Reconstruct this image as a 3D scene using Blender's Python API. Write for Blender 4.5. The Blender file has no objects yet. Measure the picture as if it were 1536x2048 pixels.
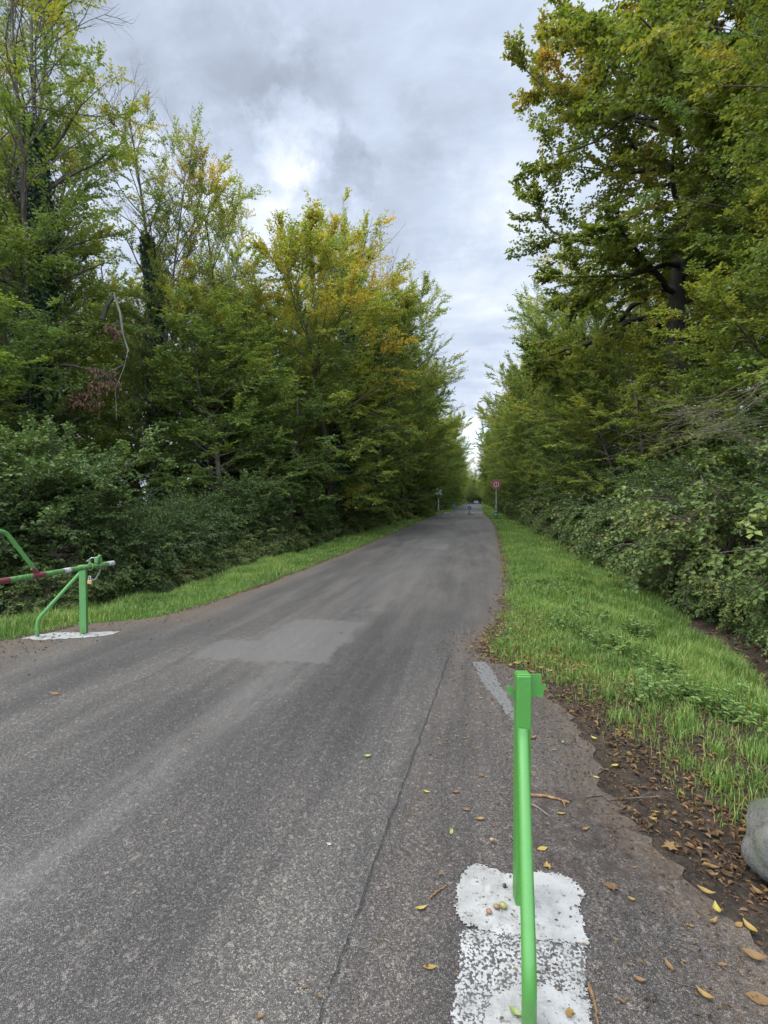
import bpy, math, random
import numpy as np
from mathutils import Vector, Matrix
R = math.radians
sc = bpy.context.scene
COL = sc.collection
PI = math.pi

# ------------------------------------------------------------------ camera
YAW = math.atan(0.185)
CAMZ = 1.6
FPX = 1000.0
PITCH = math.atan((1024 - 1001) / FPX)
cam = bpy.data.cameras.new('camera')
cam.sensor_fit = 'VERTICAL'
cam.sensor_height = 36
cam.lens = FPX / 2048 * 36
cam.clip_start = 0.05
cam.clip_end = 5000
camo = bpy.data.objects.new('camera', cam)
COL.objects.link(camo)
camo.location = (0, 0, CAMZ)
camo.rotation_euler = (R(90) - PITCH, 0, YAW)
sc.camera = camo
CM = Matrix.Rotation(YAW, 3, 'Z') @ Matrix.Rotation(R(90) - PITCH, 3, 'X')

def P(px, py, z=0.0):
    """photo pixel (1536x2048) -> the point of the horizontal plane z it shows"""
    d = CM @ Vector(((px - 768) / FPX, (1024 - py) / FPX, -1))
    t = (z - CAMZ) / d.z
    return Vector((d.x * t, d.y * t, z))

# ------------------------------------------------------------------ light
sc.view_settings.view_transform = 'Standard'
sc.view_settings.look = 'None'
sc.view_settings.gamma = 1
sc.view_settings.use_curve_mapping = False
sc.view_settings.exposure = 1.7
sc.cycles.diffuse_bounces = 6
sc.cycles.transmission_bounces = 8
SUN_EL, SUN_AZ = R(64), R(95)       # azimuth measured from +Y towards -X
sl = bpy.data.lights.new('sun', 'SUN')
sl.energy = 1.5
sl.angle = R(50)
sl.color = (1, 0.97, 0.92)
so = bpy.data.objects.new('sun', sl)
COL.objects.link(so)
sd = Vector((-math.sin(SUN_AZ) * math.cos(SUN_EL), math.cos(SUN_AZ) * math.cos(SUN_EL), math.sin(SUN_EL)))
so.rotation_euler = sd.to_track_quat('Z', 'Y').to_euler()
so.location = (0, 0, 60)

class NT:
    """tiny node helper"""
    def __init__(s, tree): s.t = tree
    def n(s, typ, **kw):
        nd = s.t.nodes.new(typ)
        for k, v in kw.items(): setattr(nd, k, v)
        return nd
    def put(s, sock, v):
        if hasattr(v, 'links') or isinstance(v, bpy.types.NodeSocket): s.t.links.new(v, sock)
        else: sock.default_value = v
    def m(s, op, a, b=0.0, c=None, clamp=False):
        nd = s.n('ShaderNodeMath', operation=op, use_clamp=clamp)
        s.put(nd.inputs[0], a); s.put(nd.inputs[1], b)
        if c is not None: s.put(nd.inputs[2], c)
        return nd.outputs[0]
    def v(s, op, a, b=(0, 0, 0), out=0):
        nd = s.n('ShaderNodeVectorMath', operation=op)
        s.put(nd.inputs[0], a); s.put(nd.inputs[1], b)
        return nd.outputs['Value'] if op in ('DOT_PRODUCT', 'LENGTH', 'DISTANCE') else nd.outputs[0]
    def step(s, x, lo, hi):
        nd = s.n('ShaderNodeMapRange', interpolation_type='SMOOTHSTEP')
        s.put(nd.inputs[0], x); s.put(nd.inputs[1], lo); s.put(nd.inputs[2], hi)
        return nd.outputs[0]
    def noise(s, vec, scale, detail=4, rough=.55, dist=0.0, col=False):
        nd = s.n('ShaderNodeTexNoise')
        s.put(nd.inputs['Vector'], vec); nd.inputs['Scale'].default_value = scale
        nd.inputs['Detail'].default_value = detail; nd.inputs['Roughness'].default_value = rough
        nd.inputs['Distortion'].default_value = dist
        return nd.outputs['Color'] if col else nd.outputs['Fac']
    def voro(s, vec, scale, feature='F1', out='Distance'):
        nd = s.n('ShaderNodeTexVoronoi', feature=feature)
        s.put(nd.inputs['Vector'], vec); nd.inputs['Scale'].default_value = scale
        return nd.outputs[out]
    def mix(s, f, a, b, mode='MIX'):
        nd = s.n('ShaderNodeMix', data_type='RGBA', blend_type=mode)
        s.put(nd.inputs[0], f)
        for i, q in ((6, a), (7, b)):
            if isinstance(q, tuple) and len(q) == 3: q = (*q, 1)
            s.put(nd.inputs[i], q)
        return nd.outputs[2]
    def ramp(s, f, stops):
        nd = s.n('ShaderNodeValToRGB')
        el = nd.color_ramp.elements
        while len(el) < len(stops): el.new(0.5)
        for e, (p, c) in zip(el, stops):
            e.position = p; e.color = (*c, 1)
        s.put(nd.inputs[0], f)
        return nd.outputs[0]
    def scalev(s, vec, xyz):
        return s.v('MULTIPLY', vec, xyz)

w = bpy.data.worlds.new('World')
sc.world = w
w.use_nodes = True
w.node_tree.nodes.clear()
q = NT(w.node_tree)
sky = q.n('ShaderNodeTexSky', sky_type='NISHITA')
sky.sun_disc = False
sky.sun_elevation = SUN_EL
sky.sun_rotation = -SUN_AZ
tc = q.n('ShaderNodeTexCoord').outputs['Generated']
sep = q.n('ShaderNodeSeparateXYZ'); q.put(sep.inputs[0], tc)
zz = q.m('MAXIMUM', sep.outputs[2], 0.0)
den = q.m('ADD', zz, 0.22)
cmb = q.n('ShaderNodeCombineXYZ')
q.put(cmb.inputs[0], q.m('DIVIDE', sep.outputs[0], den)); q.put(cmb.inputs[1], q.m('DIVIDE', sep.outputs[1], den))
pl = cmb.outputs[0]
n1 = q.noise(q.v('ADD', pl, (3.7, 1.3, 0)), 0.9, 6, .5, .15)
n2 = q.noise(q.v('ADD', pl, (1.1, 7.3, 0)), 2.6, 6, .52, .2)
n3 = q.noise(q.v('ADD', q.scalev(pl, (1, 1.9, 1)), (5.1, 2.3, 0)), 5.5, 7, .6, .5)
nn = q.m('ADD', q.m('MULTIPLY', n1, .42), q.m('ADD', q.m('MULTIPLY', n2, .38), q.m('MULTIPLY', n3, .20)))
wob = q.v('MULTIPLY', q.v('SUBTRACT', q.noise(tc, 6, 7, .65, 0, True), (.5, .5, .5)), (.34, .34, .34))
dd = q.v('NORMALIZE', q.v('ADD', tc, wob))
def blob(px, py, inner, outer):
    d = (CM @ Vector(((px - 768) / FPX, (1024 - py) / FPX, -1))).normalized()
    c = q.v('DOT_PRODUCT', dd, tuple(d))
    return q.step(c, math.cos(R(outer)), math.cos(R(inner)))
bright = q.m('ADD', q.m('MULTIPLY', blob(578, 288, .2, 5.5), .36), q.m('MULTIPLY', blob(560, 390, 1, 15), .16))
bright = q.m('ADD', bright, q.m('MULTIPLY', blob(470, 400, 1, 8), .22))
bright = q.m('ADD', bright, q.m('MULTIPLY', blob(930, 720, 2, 13), .10))
bright = q.m('ADD', bright, q.m('MULTIPLY', blob(1010, 420, 2, 13), .12))
bright = q.m('ADD', bright, q.m('MULTIPLY', blob(935, 900, 1, 7), .5))
dark = q.m('ADD', q.m('MULTIPLY', blob(480, 235, 1, 9), .30), q.m('MULTIPLY', blob(690, 335, .5, 5), .30))
dark = q.m('ADD', dark, q.m('MULTIPLY', blob(850, 390, 1, 9), .22))
dark = q.m('ADD', dark, q.m('MULTIPLY', blob(640, 220, 1, 7), .18))
val = q.m('ADD', q.m('MULTIPLY', q.m('SUBTRACT', nn, .5), 2.3), .47)
val = q.m('ADD', val, bright)
val = q.m('SUBTRACT', val, dark, clamp=True)
ccol = q.ramp(val, [(0.0, (.15, .17, .205)), (.25, (.205, .235, .29)), (.5, (.265, .305, .375)), (.75, (.35, .385, .44)), (1.0, (.50, .52, .55))])
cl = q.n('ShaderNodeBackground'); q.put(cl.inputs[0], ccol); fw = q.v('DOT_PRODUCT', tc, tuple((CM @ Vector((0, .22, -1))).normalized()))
q.put(cl.inputs[1], q.m('ADD', .75, q.m('MULTIPLY', q.m('SUBTRACT', 1.0, q.step(fw, -.1, .60)), 3.1)))   # added sky brightness overhead and behind the camera, to light the foliage
sk = q.n('ShaderNodeBackground'); q.put(sk.inputs[0], sky.outputs[0]); sk.inputs[1].default_value = 0.1
hole = q.m('MULTIPLY', blob(975, 880, .8, 3.2), .75)
thin = q.m('ADD', q.step(q.m('MULTIPLY', n2, 1.0), .66, .8), hole, clamp=True)
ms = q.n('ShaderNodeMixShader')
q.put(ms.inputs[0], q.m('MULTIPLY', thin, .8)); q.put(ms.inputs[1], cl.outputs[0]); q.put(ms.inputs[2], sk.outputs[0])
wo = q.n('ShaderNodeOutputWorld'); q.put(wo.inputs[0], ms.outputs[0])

# ------------------------------------------------------------------ materials
def new_mat(name):
    m = bpy.data.materials.new(name); m.use_nodes = True
    m.node_tree.nodes.clear()
    t = NT(m.node_tree)
    out = t.n('ShaderNodeOutputMaterial')
    return m, t, out
def principled(t, out, col, rough=.6, spec=.5, metal=0.0, bump=None, bstr=.3, bdist=.01):
    p = t.n('ShaderNodeBsdfPrincipled')
    if isinstance(col, tuple) and len(col) == 3: col = (*col, 1)
    t.put(p.inputs['Base Color'], col); t.put(p.inputs['Roughness'], rough)
    p.inputs['Metallic'].default_value = metal
    t.put(p.inputs['Specular IOR Level'], spec)
    if bump is not None:
        b = t.n('ShaderNodeBump'); b.inputs['Strength'].default_value = bstr; b.inputs['Distance'].default_value = bdist
        t.put(b.inputs['Height'], bump); t.put(p.inputs['Normal'], b.outputs[0])
    t.put(out.inputs[0], p.outputs[0])
    return p
def gcoord(t): return t.n('ShaderNodeNewGeometry').outputs['Position']
def ocoord(t): return t.n('ShaderNodeTexCoord').outputs['Object']

def paint(name, col, rough=.35, dirt=.25, spec=.5):
    m, t, out = new_mat(name)
    c = ocoord(t)
    n = t.noise(c, 14, 6, .65)
    f = t.noise(c, 160, 3, .6)
    sc2 = t.noise(t.scalev(c, (1, 1, .3)), 55, 4, .7)
    cc = t.mix(t.m('MULTIPLY', t.step(n, .5, .75), dirt), col, tuple(x * .45 + .02 for x in col))
    cc = t.mix(t.m('MULTIPLY', t.step(f, .62, .72), dirt), cc, (.09, .075, .055))
    zc = t.n('ShaderNodeSeparateXYZ'); t.put(zc.inputs[0], c)
    grime = t.m('MULTIPLY', t.m('SUBTRACT', 1.0, t.step(t.m('ABSOLUTE', zc.outputs[2]), .0, .16)), t.step(sc2, .45, .6))
    cc = t.mix(t.m('MULTIPLY', grime, dirt * 1.6, clamp=True), cc, (.05, .045, .03))
    cc = t.mix(t.m('MULTIPLY', t.step(sc2, .66, .70), dirt * 1.4), cc, (.10, .09, .07))
    principled(t, out, cc, t.m('ADD', t.m('MULTIPLY', n, .35), rough - .1), spec, 0, t.m('ADD', f, t.m('MULTIPLY', n, 2.0)), .12, .003)
    return m
M = {}
M['green'] = paint('green_paint', (.045, .165, .024), .36, .3)
M['green2'] = paint('weathered_green_paint', (.065, .19, .042), .45, .5)
M['maroon'] = paint('maroon_paint', (.12, .016, .026), .45)
M['white'] = paint('white_paint', (.36, .36, .35), .5, .35)
M['darkgreen'] = paint('dark_green_plastic', (.015, .13, .06), .4)
M['signblue'] = paint('blue_sign_face', (.012, .07, .26), .4, .1)
M['signred'] = paint('red_sign_face', (.36, .035, .03), .4, .1)
M['signblack'] = paint('black_sign_print', (.02, .02, .022), .5, .1)
M['signdarkred'] = paint('dark_red_sign_print', (.11, .03, .035), .5, .1)
M['greymetal'] = paint('galvanised_grey', (.46, .48, .50), .5, .3)
M['polemetal'] = paint('galvanised_pole', (.48, .46, .42), .5, .3)
M['brass'] = paint('brass', (.42, .22, .08), .4, .3)
M['steel'] = paint('dull_steel', (.3, .3, .3), .35, .3)
M['carblue'] = paint('blue_car_paint', (.015, .02, .11), .25, .05)
M['carwhite'] = paint('white_car_paint', (.75, .76, .78), .3, .05)
M['glass'] = paint('dark_car_glass', (.06, .08, .10), .1, .0)
M['rubber'] = paint('rubber', (.02, .02, .02), .8, .1)
M['lamp'] = paint('headlight_glass', (.6, .62, .65), .2, .0)

def leaf_mat(name, stops, transl=.42, rough=.5, hue=.12):
    m, t, out = new_mat(name)
    a = t.n('ShaderNodeAttribute', attribute_name='tint').outputs['Fac']
    rnd = t.n('ShaderNodeObjectInfo').outputs['Random']
    f = t.m('ADD', a, t.m('MULTIPLY', t.m('SUBTRACT', rnd, .5), hue), clamp=True)
    c = t.ramp(f, stops)
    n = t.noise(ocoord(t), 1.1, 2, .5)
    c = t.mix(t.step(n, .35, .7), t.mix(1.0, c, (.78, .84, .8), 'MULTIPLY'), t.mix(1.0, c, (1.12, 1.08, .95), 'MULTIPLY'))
    p = t.n('ShaderNodeBsdfPrincipled')
    t.put(p.inputs['Base Color'], c); p.inputs['Roughness'].default_value = rough
    p.inputs['Specular IOR Level'].default_value = .25
    tr = t.n('ShaderNodeBsdfTranslucent')
    t.put(tr.inputs[0], t.mix(1.0, c, (1.15, 1.25, .6), 'MULTIPLY'))
    mx = t.n('ShaderNodeMixShader'); mx.inputs[0].default_value = transl
    t.put(mx.inputs[1], p.outputs[0]); t.put(mx.inputs[2], tr.outputs[0])
    t.put(out.inputs[0], mx.outputs[0])
    return m
GREEN = [(0, (.055, .088, .030)), (.25, (.11, .16, .041)), (.5, (.195, .24, .05)), (.75, (.32, .295, .05)), (1, (.48, .30, .05))]
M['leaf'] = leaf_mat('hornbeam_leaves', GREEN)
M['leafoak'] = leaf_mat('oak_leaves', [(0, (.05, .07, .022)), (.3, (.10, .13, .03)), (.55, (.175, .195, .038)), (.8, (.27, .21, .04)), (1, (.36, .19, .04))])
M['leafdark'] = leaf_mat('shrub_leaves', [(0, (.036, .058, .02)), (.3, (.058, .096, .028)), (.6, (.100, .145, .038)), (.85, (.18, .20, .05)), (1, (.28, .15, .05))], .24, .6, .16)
M['ivy'] = leaf_mat('ivy_leaves', [(0, (.010, .028, .012)), (.5, (.025, .055, .02)), (1, (.05, .09, .03))], .1, .35)
M['grass'] = leaf_mat('grass_blades', [(0, (.055, .095, .025)), (.4, (.115, .195, .038)), (.75, (.18, .27, .058)), (1, (.34, .30, .13))], .3, .5, .02)
M['weed'] = leaf_mat('weed_leaves', [(0, (.065, .11, .032)), (.5, (.13, .195, .052)), (1, (.19, .25, .07))], .25, .5)
M['deadleaf'] = leaf_mat('dead_leaves', [(0, (.035, .022, .015)), (.3, (.085, .05, .03)), (.6, (.17, .095, .042)), (.85, (.26, .17, .05)), (1, (.34, .28, .06))], .1, .6, .0)

def bark(name, a, b, sc_=9):
    m, t, out = new_mat(name)
    c = t.scalev(ocoord(t), (1, 1, .22))
    n = t.noise(c, sc_, 7, .7, .6)
    cc = t.ramp(n, [(.3, a), (.7, b)])
    mo = t.step(t.noise(ocoord(t), 1.7, 4), .5, .7)
    cc = t.mix(t.m('MULTIPLY', mo, .5), cc, (.05, .07, .025))
    principled(t, out, cc, .85, .2, 0, n, .8, .03)
    return m
M['bark'] = bark('grey_brown_bark', (.028, .022, .017), (.11, .09, .07))
M['barkdark'] = bark('dark_oak_bark', (.012, .010, .008), (.055, .045, .035))
M['twig'] = bark('twig_bark', (.05, .04, .03), (.13, .105, .08))
M['drystem'] = bark('dry_straw_stems', (.05, .038, .026), (.17, .13, .09))
M['barkpale'] = bark('pale_bare_bark', (.07, .062, .052), (.19, .17, .14))

# ------------------------------------------------------------------ mesh builder
class MB:
    """collects quads and triangles as numpy blocks, builds ONE mesh"""
    def __init__(s): s.V = []; s.F = []; s.T = []; s.MI = []; s.nv = 0; s.S = []
    def add(s, v, f, tint=0.0, mi=0, smooth=True):
        v = np.asarray(v, float).reshape(-1, 3); f = np.asarray(f, int)
        s.V.append(v); s.F.append(f + s.nv)
        tt = np.full(len(v), tint, float) if np.isscalar(tint) else np.asarray(tint, float)
        s.T.append(tt); s.MI.append(np.full(len(f), mi, int)); s.S.append(np.full(len(f), smooth, bool))
        s.nv += len(v)
    def mesh(s, name, mats, tint=True):
        me = bpy.data.meshes.new(name)
        V = np.concatenate(s.V).astype(np.float32)
        me.vertices.add(len(V)); me.vertices.foreach_set('co', V.ravel())
        loops = np.concatenate([f.ravel() for f in s.F]).astype(np.int32)
        sizes = np.concatenate([np.full(len(f), f.shape[1]) for f in s.F])
        starts = np.concatenate([[0], np.cumsum(sizes)[:-1]]).astype(np.int32)
        me.loops.add(len(loops)); me.loops.foreach_set('vertex_index', loops)
        me.polygons.add(len(sizes)); me.polygons.foreach_set('loop_start', starts)
        me.polygons.foreach_set('material_index', np.concatenate(s.MI).astype(np.int32))
        me.polygons.foreach_set('use_smooth', np.concatenate(s.S))
        if tint:
            a = me.attributes.new('tint', 'FLOAT', 'POINT')
            a.data.foreach_set('value', np.concatenate(s.T).astype(np.float32))
        for m in mats: me.materials.append(m)
        me.update(calc_edges=True)
        return me
    def build(s, name, mats, parent=None, tint=True):
        if not isinstance(mats, (list, tuple)): mats = [mats]
        o = bpy.data.objects.new(name, s.mesh(name, mats, tint))
        COL.objects.link(o)
        if parent is not None: o.parent = parent
        return o
    def box(s, c, size, rot=None, mi=0, bevel=0.0):
        hx, hy, hz = (k / 2 for k in size)
        if bevel <= 0:
            v = np.array([[x, y, z] for z in (-hz, hz) for y in (-hy, hy) for x in (-hx, hx)])
            f = [[0, 2, 3, 1], [4, 5, 7, 6], [0, 1, 5, 4], [2, 6, 7, 3], [0, 4, 6, 2], [1, 3, 7, 5]]
            blocks = [(v, np.array(f))]
        else:
            b = bevel
            # chamfered prism with chamfered top and bottom
            ring = [(hx - b, hy), (hx, hy - b), (hx, -hy + b), (hx - b, -hy), (-hx + b, -hy), (-hx, -hy + b), (-hx, hy - b), (-hx + b, hy)][::-1]
            v = []
            for z, k in ((-hz, b), (-hz + b, 0), (hz - b, 0), (hz, b)):
                for x, y in ring: v.append([x - math.copysign(k, x), y - math.copysign(k, y), z])
            v = np.array(v)
            f = []
            for r in range(3):
                for i in range(8):
                    j = (i + 1) % 8
                    f.append([r * 8 + i, r * 8 + j, r * 8 + 8 + j, r * 8 + 8 + i])
            blocks = [(v, np.array(f)), (v[24:32], np.array([[0, 1, 2, 3, 4, 5, 6, 7]])), (v[0:8], np.array([[7, 6, 5, 4, 3, 2, 1, 0]]))]
        for v, f in blocks:
            if rot is not None: v = v @ np.array(rot.to_3x3()).T
            s.add(v + np.array(c), f, 0, mi, False)
    def tube(s, pts, rad, sides=8, mi=0, tint=0.0, caps=True, smooth=True):
        pts = np.asarray(pts, float); k = len(pts)
        rad = np.full(k, rad, float) if np.isscalar(rad) else np.asarray(rad, float)
        T = np.gradient(pts, axis=0); T /= np.linalg.norm(T, axis=1)[:, None] + 1e-9
        ref = np.array([0, 0, 1.]) if abs(T[:, 2]).mean() < .8 else np.array([1., 0, 0])
        A = np.cross(T, ref); A /= np.linalg.norm(A, axis=1)[:, None] + 1e-9
        B = np.cross(T, A)
        th = np.arange(sides) * 2 * PI / sides
        v = pts[:, None] + rad[:, None, None] * (np.cos(th)[None, :, None] * A[:, None] + np.sin(th)[None, :, None] * B[:, None])
        i = np.arange(sides); j = (i + 1) % sides
        f = np.concatenate([np.stack([r * sides + i, r * sides + j, (r + 1) * sides + j, (r + 1) * sides + i], 1) for r in range(k - 1)])
        s.add(v, f, tint, mi, smooth)
        if caps:
            s.add(v[-1], [list(i)], tint, mi, False); s.add(v[0], [list(i[::-1])], tint, mi, False)

def tag(o, label=None, cat=None, group=None, kind=None):
    for k, v in (('label', label), ('category', cat), ('group', group), ('kind', kind)):
        if v: o[k] = v
    return o
def empty(name, loc=(0, 0, 0), rz=0.0):
    o = bpy.data.objects.new(name, None); COL.objects.link(o)
    o.location = loc; o.rotation_euler = (0, 0, rz); o.empty_display_size = .2
    return o
def copy_tree(o):
    c = o.copy(); COL.objects.link(c)
    for ch in list(o.children):
        d = ch.copy(); COL.objects.link(d); d.parent = c
        for g in list(ch.children):
            e = g.copy(); COL.objects.link(e); e.parent = d
    return c

# ------------------------------------------------------------------ terrain
EL = [(-30, -7.0), (0, -6.6), (3, -6.0), (4.5, -5.35), (5.6, -5.0), (6.1, -4.25), (7, -4.05), (9, -3.95), (15, -3.9), (26, -4.05), (48, -4.4), (62, -4.2), (72, -3.7), (100, -4.0), (220, -5.6), (320, -6)]
ER = [(-30, 1.2), (0, .98), (1.9, .92), (2.3, .9), (2.7, .8), (3.4, .7), (4.4, .58), (4.85, .35), (5.2, .08), (5.7, .08), (6.6, .27), (9, .5), (11, .62), (15, .75), (30, 1.15), (45, 1.1), (60, .9), (100, 1.1), (220, 1.8), (320, 2)]
def eL(y): return np.interp(y, *zip(*EL))
def eR(y): return np.interp(y, *zip(*ER))
def lump(x, y, s=1.0):
    x = np.asarray(x, float) * s; y = np.asarray(y, float) * s
    return (np.sin(x * 1.3 + y * .7) + np.sin(x * 2.9 - y * 2.1 + 1) * .6 + np.sin(x * .7 - y * 3.7 + 2) * .5 + np.sin(x * 5.1 + y * 4.3) * .3) / 2.4
def hgt(x, y):
    x = np.asarray(x, float); y = np.asarray(y, float)
    dr = x - eR(y); dl = eL(y) - x
    zr = np.interp(dr, [0, .1, .8, 2.2, 2.9, 3.4, 4.6, 8], [-.0, -.012, -.03, -.22, -.42, -.42, .0, .15])
    zl = np.interp(dl, [0, .1, .7, 1.7, 2.6, 3.2, 4.4, 8], [-.0, -.012, -.03, -.16, -.42, -.42, .0, .15])
    z = zr + zl
    off = np.clip(np.maximum(dr, dl) / 1.2, 0, 1)
    return z + off * .05 * lump(x, y, 1.3)

xs = np.unique(np.concatenate([np.linspace(-14, 10, 161), np.linspace(-45, -14, 24), np.linspace(10, 45, 26), [-700, -350, -180, -90, 90, 180, 350, 700]]))
ys = np.unique(np.concatenate([np.linspace(-2, 14, 120), np.linspace(14, 60, 100), np.linspace(60, 340, 90), [-200, -90, -40, -15, -5, 420, 600, 900, 1400]]))
GX, GY = np.meshgrid(xs, ys)
GZ = hgt(GX, GY)
mb = MB()
nx = len(xs); ny = len(ys)
ii = (np.arange(ny - 1)[:, None] * nx + np.arange(nx - 1)[None]).ravel()
dr = GX - eR(GY); dl = eL(GY) - GX
gr = np.clip(np.minimum((dr - .02) / .3, (2.9 - dr) / .5), 0, 1) + np.clip(np.minimum((dl - .02) / .3, (2.6 - dl) / .5), 0, 1)
gr = gr * np.where(GX > 0, np.clip((GY - 4.2) / 1.5, 0, 1), 1)
mb.add(np.stack([GX, GY, GZ], -1).reshape(-1, 3), np.stack([ii, ii + 1, ii + nx + 1, ii + nx], 1), gr.ravel())
m, t, out = new_mat('forest_floor_and_verge')
c = gcoord(t)
soil = t.ramp(t.m('ADD', t.m('MULTIPLY', t.noise(c, 5, 7, .7), .6), t.m('MULTIPLY', t.noise(c, 70, 5, .8), .4)), [(.38, (.020, .015, .012)), (.5, (.048, .037, .028)), (.62, (.10, .075, .052))])
soil = t.mix(t.m('MULTIPLY', t.step(t.voro(c, 55, 'F1', 'Color'), .55, .9), .5), soil, (.13, .085, .05))
gg = t.ramp(t.noise(c, 12, 5, .6), [(.3, (.025, .05, .012)), (.7, (.06, .11, .022))])
ga = t.n('ShaderNodeAttribute', attribute_name='tint').outputs['Fac']
cc = t.mix(t.step(t.m('ADD', ga, t.m('MULTIPLY', t.m('SUBTRACT', t.noise(c, 3, 4), .5), .9)), .3, .7), soil, gg)
principled(t, out, cc, .9, .2, 0, t.m('ADD', t.noise(c, 40, 6, .75), t.m('MULTIPLY', t.noise(c, 150, 4, .7), .4)), 1.0, .04)
M['ground'] = m
g = mb.build('ground', m)
tag(g, kind='structure')

# road sheet
ry = np.unique(np.concatenate([np.arange(-6, 20, .06), np.arange(20, 60, .3), np.arange(60, 300, 2)]))
rng = np.random.default_rng(3)
def jit(y, seed):
    return .045 * np.sin(y * 2.3 + 1.3 * np.sin(y * 1.1 + seed) + seed) + .02 * np.sin(y * 9.7 + seed * 2) + .018 * np.sin(y * 23 + seed * 3) + .022 * rng.normal(size=len(y))
l = eL(ry) + jit(ry, 1.0); r = eR(ry) + jit(ry, 4.0)
lw = np.interp(ry, [2, 6, 8], [1.7, 1.2, .4])
cols = [(l, 1.0), (l + .12, .9), (l + lw, .35), (l + lw + .5, 0), ((l + r) / 2, 0), (r - .9, 0), (r - .35, .25), (r - .08, .9), (r, 1.0)]
mb = MB()
vv = np.stack([np.stack([cx, ry, np.full_like(ry, .004)], -1) for cx, _ in cols], 1)
tt = np.stack([np.full_like(ry, tv) for _, tv in cols], 1)
k = len(cols); n = len(ry)
ii = (np.arange(n - 1)[:, None] * k + np.arange(k - 1)[None]).ravel()
mb.add(vv.reshape(-1, 3), np.stack([ii, ii + 1, ii + k + 1, ii + k], 1), tt.ravel())

def asphalt(name):
    m, t, out = new_mat(name)
    c = gcoord(t)
    sp = t.n('ShaderNodeSeparateXYZ'); t.put(sp.inputs[0], c)
    x, y = sp.outputs[0], sp.outputs[1]
    wv = t.noise(c, 1.3, 4, .6)                       # slow wander
    wf = t.noise(c, 9, 5, .65)
    xw = t.m('ADD', x, t.m('ADD', t.m('MULTIPLY', t.m('SUBTRACT', wv, .5), .35), t.m('MULTIPLY', t.m('SUBTRACT', wf, .5), .12)))
    yw = t.m('ADD', y, t.m('MULTIPLY', t.m('SUBTRACT', wf, .5), .5))
    def band(v, c0, w0, soft):
        return t.m('SUBTRACT', 1.0, t.step(t.m('ABSOLUTE', t.m('SUBTRACT', v, c0)), w0, w0 + soft))
    def box(x0, x1, y0, y1, sx, sy):
        return t.m('MULTIPLY', band(xw, (x0 + x1) / 2, (x1 - x0) / 2, sx), band(yw, (y0 + y1) / 2, (y1 - y0) / 2, sy))
    # smooth, bitumen-rich strip (old repair) and its wide patch
    lim = t.m('SUBTRACT', 1.0, t.step(y, 7.4, 9.5))
    xc = t.m('SUBTRACT', x, t.m('MULTIPLY', t.m('SUBTRACT', y, 4.5), .07))
    xcw = t.m('ADD', xc, t.m('MULTIPLY', t.m('SUBTRACT', wv, .5), .35))
    strip = t.m('MULTIPLY', t.m('MULTIPLY', band(xcw, -1.72, .08, .26), lim), t.step(t.noise(t.scalev(c, (1.5, .5, 1)), 2.2, 5, .65), .32, .62))
    patch = t.m('MAXIMUM', box(-2.35, -1.5, 4.75, 6.3, .12, .2), box(-2.8, -2.0, 4.7, 5.2, .14, .2))
    far1 = t.m('MULTIPLY', box(-2.0, -1.2, 9, 26, .5, 3), .45)
    pud = box(-1.75, -1.05, 16.6, 18.4, .15, .4)
    smooth = t.m('MAXIMUM', t.m('MULTIPLY', strip, .75), t.m('MAXIMUM', t.m('MAXIMUM', patch, far1), pud))
    # stones
    st = t.voro(c, 170, 'F1', 'Color')
    sep_ = t.n('ShaderNodeSeparateColor'); t.put(sep_.inputs[0], st)
    s1 = sep_.outputs[0]
    edge = t.voro(c, 170, 'DISTANCE_TO_EDGE', 'Distance')
    gap = t.m('SUBTRACT', 1.0, t.step(edge, .02, .14))
    st2 = t.n('ShaderNodeSeparateColor'); t.put(st2.inputs[0], t.voro(c, 70, 'F1', 'Color'))
    big = t.noise(t.scalev(c, (1, .3, 1)), 1.1, 5, .6)
    big2 = t.noise(t.scalev(c, (2.4, .16, 1)), 1.4, 4, .55)
    lines = t.noise(t.scalev(c, (9, .25, 1)), 1.5, 3, .6)
    base = t.ramp(s1, [(0, (.028, .027, .026)), (.45, (.053, .051, .049)), (.82, (.080, .076, .072)), (1, (.135, .127, .118))])
    base = t.mix(t.m('MULTIPLY', t.step(st2.outputs[1], .93, .98), .5), base, (.20, .185, .165))
    base = t.mix(t.m('MULTIPLY', gap, .6), base, (.019, .018, .018))
    tone = t.m('ADD', t.m('MULTIPLY', big, .95), t.m('ADD', t.m('MULTIPLY', big2, .6), t.m('MULTIPLY', lines, .3)))
    base = t.mix(t.step(tone, .72, 1.2), t.mix(1.0, base, (.66, .66, .68), 'MULTIPLY'), t.mix(1.0, base, (1.36, 1.33, 1.29), 'MULTIPLY'))
    # dark coarse band beside the smooth strip
    dk = t.m('MULTIPLY', band(xcw, -1.12, .2, .35), t.m('SUBTRACT', 1.0, t.step(y, 6.5, 9)))
    base = t.mix(t.m('MULTIPLY', dk, .5), base, t.mix(1.0, base, (.5, .5, .53), 'MULTIPLY'))
    sm = t.ramp(t.noise(c, 60, 4, .6), [(.3, (.070, .070, .072)), (.7, (.096, .096, .098))])
    base = t.mix(t.m('MULTIPLY', smooth, .64), base, sm)
    # right apron: older, browner asphalt beyond the joint
    jx = t.m('ADD', t.m('ADD', -.47, t.m('MULTIPLY', t.m('SUBTRACT', y, 1.4), .055)), t.m('MULTIPLY', t.m('SUBTRACT', t.noise(c, 6, 5, .7), .5), .05))
    ap = t.m('MULTIPLY', t.step(t.m('SUBTRACT', x, jx), 0.0, .05), t.m('SUBTRACT', 1.0, t.step(y, 5.2, 6.2)))
    base = t.mix(t.m('MULTIPLY', ap, .5), base, t.mix(1.0, base, (1.0, .9, .86), 'MULTIPLY'))
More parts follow.
